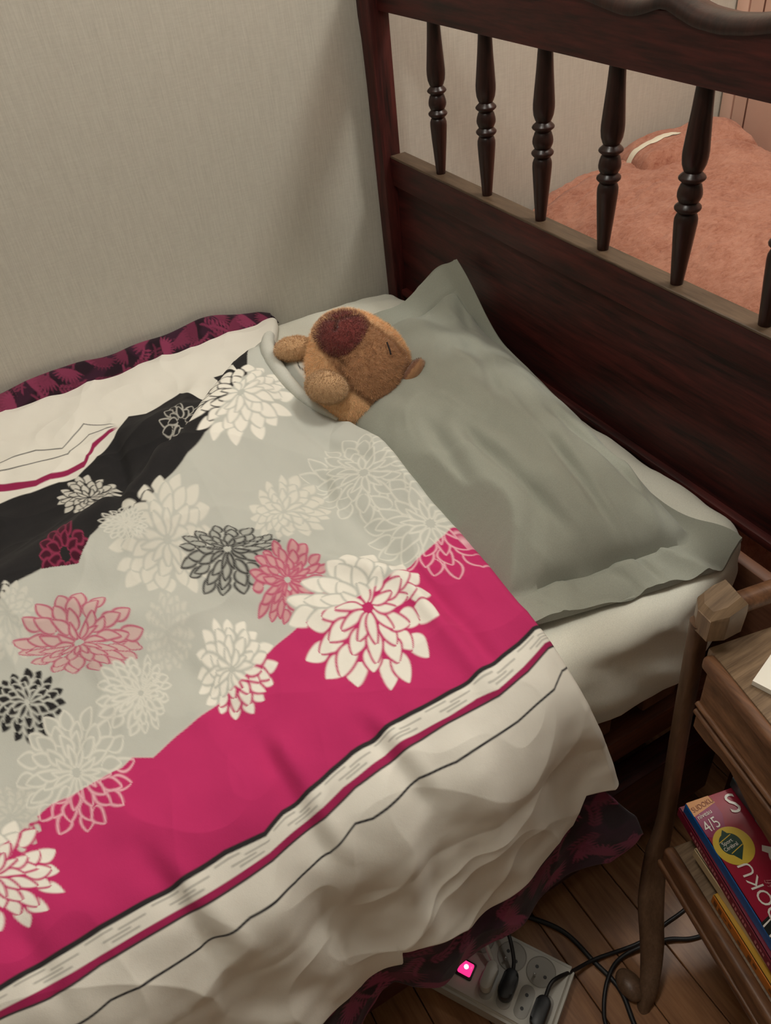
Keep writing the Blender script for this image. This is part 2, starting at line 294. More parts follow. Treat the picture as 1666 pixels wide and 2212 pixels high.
wood('plank_wood', (.16, .068, .028), (.34, .165, .075), (45, 4, 45), rough=.38, coat=.1)
_nt = MATS['plank_wood'].node_tree
for _n in [n for n in _nt.nodes if n.type == 'MAPPING']:
    _oi = nd(_nt, 'ShaderNodeObjectInfo'); _mu = nd(_nt, 'ShaderNodeVectorMath', operation='SCALE'); _mu.inputs['Scale'].default_value = 37.0
    _cb = nd(_nt, 'ShaderNodeCombineXYZ')
    for _k in range(3): _nt.links.new(_oi.outputs['Random'], _cb.inputs[_k])
    _nt.links.new(_cb.outputs[0], _mu.inputs[0]); _nt.links.new(_mu.outputs[0], _n.inputs['Location'])
plain('floor_gap', (.02, .01, .006), .9)
cloth('sheet_cotton', (.74, .735, .645), soft=.002)
cloth('pillow_cotton', (.30, .31, .262), sheen=.2, soft=.002)
cloth('duvet_print', attr='print', sheen=.03, soft=.0022); cloth('quilt_print', attr='print', soft=.002)
cloth('cover_hem', (.55, .555, .505), sheen=.03)
cloth('plush_skin', attr='print', rough=1, sheen=.4, weave=500); cloth('fur', attr='print', rough=1, sheen=.3)
plain('thread_dark', (.012, .006, .005), .8)
plain('plastic_white', (.44, .42, .37), .4); plain('plastic_socket', (.28, .265, .235), .45)
plain('plastic_black', (.008, .008, .009), .45); plain('rubber_black', (.010, .009, .010), .5)
plain('metal_pin', (.7, .7, .68), .25, metallic=1)
plain('paper_white', (.80, .78, .70), .7); plain('paper_pages', (.62, .52, .36), .8, .1, 300)
plain('wardrobe_paint', (.82, .55, .44), .5, .03, 20); plain('wardrobe_groove', (.14, .05, .03), .7)
plain('ribbon_white', (.72, .66, .52), .5)

# ------------------------------------------------------------------ the room
FZ = -.06
w = tag(box('wall_left', (-2.2, -.022, FZ), (2.0, .06, 2.5), 'wallpaper', bev=0), 'beige-grey woven-look wallpapered wall behind the bed', None, kind='structure')
fl = tag(box('floor', (-2.2, -2.9, FZ-.05), (2.0, -.022, FZ-.004), 'floor_gap', bev=0), 'wooden plank floor', None, kind='structure')
plain('plaster_white', (.66, .65, .61), .9); plain('wall_plain', (.36, .33, .28), .9)
tag(box('ceiling', (-2.2, -2.9, 2.5), (2.0, .06, 2.56), 'plaster_white', bev=0), 'plain white ceiling', None, kind='structure')
tag(box('wall_right', (-2.2, -2.98, FZ), (2.0, -2.9, 2.5), 'wall_plain', bev=0), 'plain wall opposite the bed', None, kind='structure')
tag(box('wall_foot', (-2.28, -2.98, FZ), (-2.2, .06, 2.5), 'wall_plain', bev=0), 'plain wall beyond the foot of the bed', None, kind='structure')
tag(box('wall_head', (2.0, -2.98, FZ), (2.08, .06, 2.5), 'wall_plain', bev=0), 'plain wall beyond the wardrobe', None, kind='structure')
PW = .0710
plank_me = box_me((-PW/2+.0006, -.6+.0006, -.012), (PW/2-.0006, .6-.0006, 0), .0012, 1)
for i in range(-27, 32):
    xc = -.2585+PW*i
    cut = [-2.9]+[y for y in (-3.3+((i*.437) % 1.2)+1.2*k for k in range(4)) if -2.75 < y < -.15]+[-.022]
    for ya, yb in zip(cut, cut[1:]):
        if yb > -.3 and xc < -.7: yb = max(ya+.1, min(yb, -.6))          # nothing shows behind the bed
        p = obj('plank', plank_me, 'plank_wood', fl, (xc, (ya+yb)/2, FZ)); p.scale.y = (yb-ya)/1.2

# ------------------------------------------------------------------ the bed
bed = thing('bed', (0, -.538, FZ), 'dark-stained wooden single bed with a spindle headboard', 'bed')
YC = -.538
def posts():
    for s in (1, -1):
        Y = lambda y: y if s == 1 else 2*YC-y
        pl = [(-.030, FZ), (-.062, FZ), (-.062, 1.12), (-.048, 1.15), (-.022, 1.15), (-.006, 1.13), (-.010, 1.07), (-.020, 1.02), (-.027, .97), (-.030, .90)]
        me = prism_me([(Y(p), q) for p, q in pl], lambda p, q, a: (a, p, q), -.016, .022, .004)
        obj('headboard_post', me, 'dark_wood_upright', bed)
posts()
def top_rail():
    D = [0, .03, .055, .085, .105, .125, .140, .146, .152, .165, .19, .225, .26, .30, .35, .40, .44, .476]
    Z = [1.076, 1.074, 1.070, 1.066, 1.0665, 1.072, 1.0775, 1.079, 1.0775, 1.073, 1.066, 1.0635, 1.067, 1.075, 1.088, 1.097, 1.098, 1.092]
    d = np.linspace(-.476, .476, 121); z = np.interp(np.abs(d), D, Z)
    k = np.hanning(5); k /= k.sum(); zs = np.convolve(np.pad(z, 2, 'edge'), k, 'valid')
    up = [(YC+a, b) for a, b in zip(d, zs)]
    poly = [(YC-.476, 1.013)]+up+[(YC+.476, 1.013)]
    obj('top_rail', prism_me(poly, lambda p, q, a: (a, p, q), .0, .032, .002), 'dark_wood_across', bed)
    # rounded nosing along the scalloped edge, standing slightly proud of the face
    prof = [(-.003, .000), (-.0045, .004), (-.003, .010), (.004, .0145), (.016, .0165), (.028, .0145), (.035, .009), (.036, .003), (.035, 0)]
    V = [(x, y, zz+h) for (y, zz) in up for (x, h) in prof]
    n = len(prof); F = [(i*n+k, i*n+k+1, (i+1)*n+k+1, (i+1)*n+k) for i in range(len(up)-1) for k in range(n-1)]
    obj('top_rail_nosing', mesh('nosing', V, F, smooth=50), 'dark_wood_turned', bed)
top_rail()
y0, y1 = -1.014, -.062
mr = box('middle_rail', (0, y0, .735), (.030, y1, .784), 'dark_wood_across', bed, .0015)
obj('rail_cap', box_me((-.0005, y0, .7835), (.0305, y1, .7875), .001, 1), 'rail_edge_wood', mr)
box('headboard_panel', (.008, y0, .530), (.024, y1, .737), 'dark_wood_across', bed, .001)
box('bead_moulding', (-.004, y0, .517), (.028, y1, .531), 'dark_wood_across', bed, .004)
box('lower_board', (.002, y0, .13), (.022, y1, .463), 'board_brown_wood', bed, .002)
BP = [(16,0),(18,.05),(22,.15),(26,.25),(29,.34),(28.5,.365),(25,.385),(22,.392),(25,.398),(32,.412),(33,.420),(32,.427),(25,.440),(23,.446),(26,.455),(30,.475),(30.5,.49),(29,.51),(25,.535),(22,.543),(24,.549),(32,.562),(33,.569),(31,.577),(23,.592),(21,.597),(24,.607),(29,.635),(31,.67),(31,.70),(28,.78),(24,.88),(20.5,1.0)]
BL = .228
bal_me = lathe_me([(r*.00047, z*BL) for r, z in BP])
for k in range(6): obj('baluster', bal_me, 'dark_wood_turned', bed, (.017, -.203-.1338*k, .786))
for s in (0, 1):
    ya, yb = ((-.985, -.948), (-.062, -.03))[s]
    sr = box('side_rail', (-1.93, ya, .0), (-.016, yb, .178), 'dark_wood_long', bed, .003)
base = thing('slatted_base', (-.97, -.45, .16), 'reddish-brown wooden slatted base under the mattress', 'bed base')
for ya, yb in ((-.966, -.930), (-.09, -.066)): box('frame_rail', (-1.92, ya, .228), (-.02, yb, .282), 'red_brown_wood', base, .003)
for ya, yb in ((-1.92, -1.88), (-.06, -.02)): box('frame_end', (ya, -.930, .228), (yb, -.09, .282), 'red_brown_wood', base, .003)
slat_me = box_me((-.03, -.44, .022), (.03, .44, .060), .004, 2)
for k in range(16): obj('slat', slat_me, 'board_brown_wood', base, (-.145-.115*k, -.52, .282))
# ------------------------------------------------------------------ mattress
def mattress():
    V, F, N = rbox((-1.93, -.985, .346), (-.006, -.027, .552), .046, 90)
    x, y, z = V.T
    top = sstep((z-.40)/.14)
    z = z-top*.006*sstep((-x-.02)/.2)-top*.02*sstep((y+.18)/.14)*sstep((x+.22)/.2)+top*.004*perlin(x*9, y*7)
    y = y+.032*sstep((-.5-y)/.4)*sstep((x+.16)/.15)
    side = sstep((-.86-y)/.05)*(1-sstep((z-.50)/.04))
    dd = .010*perlin(x*9+z*11, z*5-x*3)+.005*perlin(x*24+z*26, z*9)
    end = sstep((x+.05)/.03)
    y = y-side*dd; z = z+.003*top*perlin(x*30, y*22)
    x = x+end*.003*perlin(y*20, z*20)
    V = np.stack([x, y, z], 1)
    o = obj('mattress', mesh('mattress', V, F, smooth=True), 'sheet_cotton')
    tag(o, 'mattress under a creased off-white fitted sheet', 'mattress')
mattress()
# ------------------------------------------------------------------ quilt (patterned bedspread under the duvet)
def mixc(C, m, w):
    return C*(1-w[:, None])+np.asarray(m)*w[:, None]
def cov(d, s): return np.clip(d/s+.5, 0, 1)
def paint_quilt(a, b):
    """a, b: fabric coordinates in metres"""
    C = np.tile(np.array((.020, .0075, .014)), (len(a), 1)); rng = np.random.RandomState(5)
    C = mixc(C, (.040, .011, .026), cov(perlin(a*30, b*30), .3))
    def leaf(px, py, ang, L, W, col):
        s = (np.abs(a-px) < L*1.2) & (np.abs(b-py) < L*1.2)
        if not s.any(): return
        i = np.where(s)[0]; x = a[i]-px; y = b[i]-py; ca, sa = math.cos(ang), math.sin(ang)
        t = (x*ca+y*sa)/L; l = -x*sa+y*ca
        h = W*np.sin(np.pi*np.clip(t, 0, 1))**.8
        d = np.where((t > 0) & (t < 1), h-np.abs(l), -1); C[i] = mixc(C[i], col, cov(d, .0012))
    amin, amax, bmin, bmax = a.min(), a.max(), b.min(), b.max()
    def ok(x, y): return ((np.abs(a-x) < .02) & (np.abs(b-y) < .02)).any()
    k = 0; st = .033; g_ = .72
    for gx in np.arange(amin, amax, st):
        for gy in np.arange(bmin, bmax+.03, st):
            cx = gx+rng.uniform(-.009, .009); cy = gy+rng.uniform(-.009, .009)+(k % 2)*.014; k += 1
            if not ok(cx, cy): continue
            an = rng.uniform(0, 6.28); col = np.array((.19, .030, .072))*rng.uniform(.6, 1.3)
            if k % 3 == 0:                                  # shell
                for j in range(11): leaf(cx, cy, an+(j-5)*.27, .026, .0021, col)
            else:                                           # leafy sprig
                for j in range(7):
                    q = j*.0062; jx = cx+math.cos(an+.05*j)*q; jy = cy+math.sin(an+.05*j)*q
                    leaf(jx, jy, an+.75, .012, .0019, col); leaf(jx, jy, an-.75, .012, .0019, col)
                leaf(cx-.004*math.cos(an), cy-.004*math.sin(an), an, .055, .0009, col)
    return C
def quilt():
    hx, hz = DATA['qhem']
    VQ = VS+.84-.03
    u = np.r_[np.linspace(0, .85, 430), np.linspace(.88, 1.68, 30)][:, None]
    tt = np.r_[np.linspace(0, .30, 190), np.linspace(.31, .86, 36), np.linspace(.865, 1, 110)]; t = tt[None, :]
    # extra fabric beyond the top: rolls up against the wall
    roll = np.array([tuple(p) for p in spline([(-.09, 0, 0), (-.072, .004, 0), (-.058, .020, 0), (-.046, .034, 0), (-.034, .038, 0), (-.028, .024, 0), (-.0265, -.01, 0)], 10)])
    rs = np.r_[0, np.cumsum(np.hypot(*np.diff(roll[:, :2], axis=0).T))]; RL = rs[-1]
    tot = 1.35+RL
    vfull = t*(VQ+.43+RL)-.43
    z0 = 0
    xe = np.interp(vfull, [-.43, -.34, -.22, -.10, .05, .25, .85, VQ-.12, VQ+RL], [-hx[0]+.004, -hx[0]-.004, -hx[0]-.03, -.325, -.36, -.40, -.42, -.33, -.258])
    X = xe-u
    vb = np.interp(-X, hx, hz)-.43                       # hem of the quilt
    v = np.where(vfull < 0, vb*(vfull/-.43), np.minimum(vfull, VQ))
    P = duvet_pos(X, v).copy()
    th = np.clip(v/VS, 0, 1)*math.pi/2
    off = .011
    P[..., 1] += off*np.cos(th); P[..., 2] -= off*np.sin(th)
    low = sstep((-v-.10)/.15)
    P[..., 1] += low*(.005*np.sin(X*31+2)+.003*np.sin(X*57))
    s = np.clip(vfull-VQ, 0, RL)+0*u; on = vfull+0*u > VQ
    ry = np.interp(s, rs, roll[:, 0]); rz = np.interp(s, rs, roll[:, 1])
    base = P[..., 2]
    lift = .55+.45*sstep((-.26-X)/.14)
    P[..., 1] = np.where(on, ry, P[..., 1])
    P[..., 2] = np.where(on, .550+rz*lift*(1+.25*perlin(X*8, 1.7))+.004*perlin(X*14, s*30), base)
    P[..., 2] = np.where(on & (X > -.30), P[..., 2]-.012*sstep((X+.30)/.05), P[..., 2])
    nu, nv = len(u), len(tt)
    cols = paint_quilt(np.broadcast_to(X, (nu, nv)).ravel(), np.where(vfull < 0, v, vfull+0*u).ravel())
    o = obj('quilt', mesh('quilt', P.reshape(-1, 3), grid_faces(nu, nv), smooth=True, cols=cols), 'quilt_print')
    md = o.modifiers.new('thickness', 'SOLIDIFY'); md.thickness = .005; md.offset = -1
    tag(o, 'dark burgundy quilt with pink shells and leaf sprigs, showing below the white duvet', 'quilt')
quilt()

# ------------------------------------------------------------------ duvet
RINGS = [(16, .62, 1.0, .128), (14, .43, .82, .122), (12, .24, .63, .104), (10, .07, .44, .064)]
def paint_duvet(X, v):
    f = lambda k: np.interp(X, *CV[k]); s = .0016
    C = np.tile(WHITE, (len(X), 1)).astype(float)
    a, lo, hi, bk, mg = f('thin'), f('st_lo'), f('st_hi'), f('black'), f('mag')
    gb = np.interp(X, np.r_[CV['gb'][0], -.395, -.37], np.r_[CV['gb'][1], .84, .93]); bw = np.interp(X, np.r_[CV['bw'][0], -.37], np.r_[CV['bw'][1], .93])
    C = mixc(C, BLACK*2, cov(.0013-np.abs(v-a), s))
    C = mixc(C, MAG*.72, cov(np.minimum(v-lo, hi-v), s)); C = mixc(C, BLACK*2, cov(.0011-np.abs(v-lo), s))
    w = (v-hi)/np.maximum(bk-hi, 1e-4)
    for k in range(4):
        ph = ((X+.007*k*(1 if k % 2 else -.6)) % .062)
        C = mixc(C, (.42, .41, .37), .75*cov(.05-np.abs(w-(.22+.17*k)), .06)*cov(.013-np.abs(ph-.03), .002)*cov(.5-np.abs(w-.5), .05))
    C = mixc(C, MAG, cov(np.minimum(v-bk, (mg-v)*.55), s)); C = mixc(C, BLACK*1.6, cov(.0025-np.abs(v-bk), s))
    C = mixc(C, GREY, cov(np.minimum(v-mg, gb-v), .0029)); C = mixc(C, BLACK, cov(np.minimum(v-gb, bw-v), .0029))
    lim = cov(-.630-X, .01)
    C = mixc(C, MAG*.6, cov(np.minimum(v-f('fs_lo'), f('fs_hi')-v)+.001, .003)*lim)
    for k in ('fa', 'fb'): C = mixc(C, (.12, .12, .11), cov(.0014-np.abs(v-f(k)), .0016)*lim)
    bg = C.copy(); rng = np.random.RandomState(21)
    onmag = (bg[:, 0] > .3) & (bg[:, 1] < .2)
    ST = {'fw': ('f', WHITE*1.0), 'fp': ('f', np.array((.66, .645, .575))), 'fpp': ('f', np.array((.585, .58, .52))), 'fk': ('f', BLACK), 'fwb': ('f', np.array((.60, .58, .52))),
          'ow': ('o', np.array((.70, .69, .62)), None), 'ok': ('o', BLACK*1.3, .80), 'om': ('o', MAG*.85+.02, (.60, .33, .34)), 'om2': ('o', MAG*.85+.01, (.58, .42, .40)),
          'owb': ('o', np.array((.62, .60, .54)), None), 'omb': ('o', np.array((.30, .035, .09)), (.055, .006, .018))}
    for Q, st in DATA['flowers']:
        c, l, r, t, b = [np.array(q) for q in Q]
        e1 = (r-l)/2; e2 = (t-b)/2; R1 = np.linalg.norm(e1)
        det = e1[0]*e2[1]-e1[1]*e2[0]
        if abs(det) < 1e-7: continue
        dx = X-c[0]; dv = v-c[1]
        p = (dx*e2[1]-dv*e2[0])/det; q = (e1[0]*dv-e1[1]*dx)/det
        sc = lambda P, e: max(.25, float(np.dot(P-c, e)/np.dot(e, e)))
        p = np.where(p > 0, p/sc(r, e1), p/max(.25, -float(np.dot(l-c, e1)/np.dot(e1, e1)))); q = np.where(q > 0, q/sc(t, e2), q/max(.25, -float(np.dot(b-c, e2)/np.dot(e2, e2))))
        i = np.where(p*p+q*q < 1.35)[0]; p_ = p; q_ = q
        if not len(i): continue
        p = p[i]; q = q[i]; cc = C[i]; g = bg[i]; om = onmag[i][:, None]; S = ST[st]; aa = .0026/R1
        lw = (.0028 if st == 'ok' else .0022)/R1
        if ST[st][0] == 'f': lw = max(lw, .026)
        lw = lw; small = R1 < .035
        if st in ('fwb', 'owb', 'omb'): i = i[(v[i] > gb[i]) & (v[i] < bw[i])]
        if not len(i): continue
        p = p_[i]; q = q_[i]; cc = C[i]; g = bg[i]; om = onmag[i][:, None]
        for n, ra, rb, pw in (((13, .45, 1.0, .19), (9, .16, .66, .16)) if st in ('owb', 'omb') else RINGS):
            o0 = rng.uniform(0, 6.28)
            for k in range(n):
                th = o0+2*math.pi*k/n+rng.uniform(-.07, .07); b1 = rb*rng.uniform(.90, 1.03); ww = pw*rng.uniform(.9, 1.08)
                ct, sn = math.cos(th), math.sin(th)
                al = p*ct+q*sn; la = -p*sn+q*ct+.05*rng.uniform(-1, 1)*np.sin(np.clip((al-ra)/(b1-ra), 0, 1)*3.14)
                ta = (al-ra)/(b1-ra); h = ww*np.sin(np.pi*np.clip(ta, 0, 1)**.80)**.72
                d = np.where((ta > 0) & (ta < 1), h-np.abs(la), -.2-np.abs(la))
                if S[0] == 'f':
                    gap = g if st != 'fw' else g
                    wg = cov(d+lw*.9, aa)[:, None]; cc = cc*(1-wg)+gap*wg
                    cc = mixc(cc, S[1], cov(d-lw*.25, aa))
                else:
                    inn = g if S[2] is None else (g*S[2] if isinstance(S[2], float) else np.array(S[2])[None, :]*np.ones_like(g))
                    wi = cov(d, aa)[:, None]; cc = cc*(1-wi)+inn*wi
                    lc = np.where(om, np.array((.80, .50, .55)), S[1]) if st == 'ow' else S[1][None, :]*np.ones_like(g)
                    wl = (cov(d, aa)*(1-cov(d-lw, aa)))[:, None]; cc = cc*(1-wl)+lc*wl
        C[i] = cc
    return C
def duvet():
    r = .011; vst, xe = DATA['xe']; hx, hv = DATA['hem']; VF = VS+.84
    u = np.r_[-np.linspace(.045, 0, 15, endpoint=False), np.arange(0, .80, .0014), np.arange(.80, 1.62, .02)]
    vr = np.r_[np.arange(-.02, .05, .0018), np.arange(.05, .215, .00085), np.arange(.215, VF, .0014), VF]      # rows above the hanging part
    nl = 120; ext = np.linspace(1, 0, 7, endpoint=False); T = np.r_[-ext, np.zeros(nl+len(vr)), 1+ext[::-1]]
    uu = np.maximum(u, 0)[:, None]; t = np.clip(T, 0, 1)[None, :]
    vh = np.interp(uu+.26, hx, hv); low = np.linspace(0, 1, nl, endpoint=False)[None, :]
    v = np.concatenate([np.repeat(vh, len(ext), 1), vh+low*(-.02-vh), np.repeat(vr[None, :], len(u), 0), np.full((len(u), len(ext)), VF)], 1)
    X = np.interp(v, vst, xe)-uu
    P = duvet_pos(X, v)
    th = np.clip(v/VS, 0, 1)*math.pi/2
    N = np.stack([0*th, -np.cos(th), np.sin(th)], -1)
    a = np.clip(-u, 0, None)/r; a1 = np.minimum(a, math.pi*.95); rest = (a-a1)*r
    P = P+(np.sin(a1)*r-rest)[:, None, None]*np.array((1, 0, 0))-(r*(1-np.cos(a1)))[:, None, None]*N
    r2 = .006; ah = np.clip(-T, 0, None)*math.pi*.95
    P = P+(np.sin(ah)*r2)[None, :, None]*np.array((0, 0, -1))+(r2*(1-np.cos(ah)))[None, :, None]*np.array((0, 1, 0))
    af = np.clip(T-1, 0, None)*math.pi*.9
    P = P+(np.sin(af)*.008)[None, :, None]*np.array((0, 1, 0))-(.008*(1-np.cos(af)))[None, :, None]*np.array((0, 0, 1))
    cols = paint_duvet(X.ravel(), v.ravel())
    me = mesh('duvet', P.reshape(-1, 3), grid_faces(len(u), len(T)), smooth=True, cols=cols)
    o = obj('duvet', me, 'duvet_print')
    tag(o, 'white, grey and magenta duvet printed with large dahlia-like flowers', 'duvet')
    # rolled edge of the cover next to the plush
    vq = np.linspace(.64, .885, 40); E = duvet_pos(np.interp(vq, vst, xe), vq)+np.array((.004, 0, .001))
    obj('rolled_hem', tube_me([tuple(p) for p in E], [.003+.0085*math.sin(math.pi*k/39)**.6 for k in range(40)], 14), 'cover_hem', o)
    # inner layer of the cover peeping out next to the plush
    ns, nw = 60, 30; s = np.linspace(0, 1, ns)[:, None]; w = np.linspace(-.3, 1, nw)[None, :]
    vv = np.interp(s, [0, 1], [.655, .80]); E = duvet_pos(np.interp(vv, vst, xe), vv)
    prof = np.sin(np.pi*np.clip(s, 0, 1))**.6
    Q = np.broadcast_to(E, (ns, nw, 3)).copy()
    Q[..., 0] += r*.9+.036*prof*w; Q[..., 2] += -.008+.022*np.sin(np.clip(w, 0, 1)*2.0)*prof; Q[..., 1] += .006*w
    cs = np.tile(WHITE*.95, (ns*nw, 1)); A = (s+0*w).ravel(); B = (w+0*s).ravel()
    cs = mixc(cs, GREY, cov(.42-B, .05))
    for (pa, pb, ra, rb) in ((.30, .78, .09, .22), (.44, .80, .09, .24), (.58, .74, .08, .20)):
        d = np.hypot((A-pa)/ra, (B-pb)/rb); cs = mixc(cs, BLACK, cov(.09-np.abs(d-1), .08))
    tag(obj('cover_lining', mesh('cover_lining', Q.reshape(-1, 3), grid_faces(ns, nw), smooth=True, cols=cs), 'duvet_print', o), 'white inner layer with a black petal outline', None)
duvet()

# ------------------------------------------------------------------ pillow
def pillow():
    E0 = spline([(-.018, -.296, .678), (-.024, -.433, .585), (-.040, -.570, .566), (-.066, -.716, .562), (-.086, -.868, .552), (-.075, -.905, .553), (-.040, -.950, .492)], 12)
    E0 = spline([(-.018, -.296, .678), (-.022, -.433, .583), (-.036, -.570, .568), (-.062, -.716, .566), (-.080, -.870, .553), (-.040, -.950, .492)], 12)
    L0 = spline([(-.018, -.296, .678), (-.030, -.245, .645), (-.090, -.245, .612), (-.150, -.250, .608), (-.26, -.235, .578), (-.37, -.25, .562)], 12)
    L1 = spline([(-.040, -.950, .492), (-.105, -.966, .545), (-.196, -.953, .554), (-.33, -.925, .562), (-.40, -.90, .560)], 12)
    def samp(L, n):
        A = np.array([tuple(p) for p in L]); s = np.r_[0, np.cumsum(np.linalg.norm(np.diff(A, axis=0), axis=1))]
        q = np.linspace(0, s[-1], n); return np.stack([np.interp(q, s, A[:, k]) for k in range(3)], 1)
    n = 150; m = 110
    e0 = samp(E0, n); l0 = samp(L0, m); l1 = samp(L1, m); e1 = np.linspace(l0[-1], l1[-1], n)
    s = np.linspace(0, 1, n)[:, None, None]; t = np.linspace(0, 1, m)[None, :, None]
    G = (1-t)*e0[:, None]+t*e1[:, None]+(1-s)*l0[None]+s*l1[None]-((1-s)*(1-t)*e0[0]+s*(1-t)*e0[-1]+(1-s)*t*l0[-1]+s*t*l1[-1])
    s = s[..., 0]; t = t[..., 0]
    fs, ft = .075, .115
    si = np.clip((s-fs)/(1-2*fs), 0, 1); ti = np.clip((t-ft)/(1-2*ft), 0, 1)
    B = (4*si*(1-si))**.50*(4*ti*(1-ti))**.55
    seam = np.exp(-((np.minimum(np.minimum(s-fs, 1-fs-s)/fs*.05, np.minimum(t-ft, 1-ft-t)/ft*.05))/.004)**2)
    w = .006*perlin(s*5+t*2, t*5)+.003*perlin(s*13+3, t*11-s*4)
    rr = np.clip(1-np.abs(perlin(s*4+t*3+9, t*5-s*2))-.85, 0, 1)/.15
    w = w+.0016*rr+.004*perlin(s*3+1, t*9+s*3)
    def fold(p, q, wd, am):
        d = np.array(q)-np.array(p); L_ = np.hypot(*d); d = d/L_; k = (s-p[0])*d[0]+(t-p[1])*d[1]; n_ = -(s-p[0])*d[1]+(t-p[1])*d[0]
        return am*sstep((k+.04)/.08)*sstep((L_+.04-k)/.08)*np.exp(-(n_/wd)**2)
    for a_ in (((.62, .30), (.88, .22), .022, -.009), ((.70, .40), (.90, .42), .020, -.008), ((.60, .62), (.86, .55), .024, -.009), ((.78, .18), (.93, .30), .016, .006), ((.82, .60), (.95, .80), .018, -.008),
               ((.84, .36), (.98, .40), .012, -.005), ((.30, .30), (.52, .42), .030, -.006), ((.08, .10), (.22, .22), .022, -.008), ((.45, .20), (.60, .14), .02, -.006), ((.52, .70), (.80, .74), .03, -.008)): w = w+fold(*a_)
    flut = .006*np.sin(s*26)*np.exp(-((t)/.09)**2)+.004*np.sin(s*17+2)*np.exp(-((1-t)/.1)**2)
    up = G.copy(); up[..., 2] += .082*B+w*(.5+B+1.2*sstep((s-.88)/.1))-.0055*seam+flut*.5
    up[..., 1] += .3*w
    def mtop(y): return np.where(y > -.915, .557, .505+np.sqrt(np.maximum(.052**2-(y+.915)**2, 0)))
    vv_ = VS+up[..., 1]+.90; xd = np.interp(vv_, *DATA['xe'])
    zlim = duvet_pos(np.minimum(up[..., 0], xd), vv_)[..., 2]-.012+np.maximum(up[..., 0]-xd-.008, 0)*1.3
    up[..., 2] = np.minimum(up[..., 2], zlim)
    up[..., 2] = np.where(up[..., 1] > -.966, np.maximum(up[..., 2], mtop(up[..., 1])+.006), up[..., 2])
    dn = G.copy(); dn[..., 2] += -.012*B-.004+flut*.5
    lim = np.where(dn[..., 1] > -.966, mtop(dn[..., 1])+.002, -1)
    dn[..., 2] = np.maximum(dn[..., 2], np.minimum(lim, up[..., 2]-.004))
    V = np.concatenate([up.reshape(-1, 3), dn.reshape(-1, 3)]); gf = grid_faces(n, m); F = [*gf.tolist(), *(gf[:, ::-1]+n*m).tolist()]
    ring = [i*m for i in range(n)]+[(n-1)*m+j for j in range(1, m)]+[i*m+m-1 for i in range(n-2, -1, -1)]+[j for j in range(m-2, 0, -1)]
    for a, b in zip(ring, ring[1:]+ring[:1]): F.append([b, a, a+n*m, b+n*m])
    o = obj('pillow', mesh('pillow', V, np.array(F), smooth=60), 'pillow_cotton')
    tag(o, 'grey-green pillow with flat flanged edges propped against the headboard', 'pillow')
pillow()

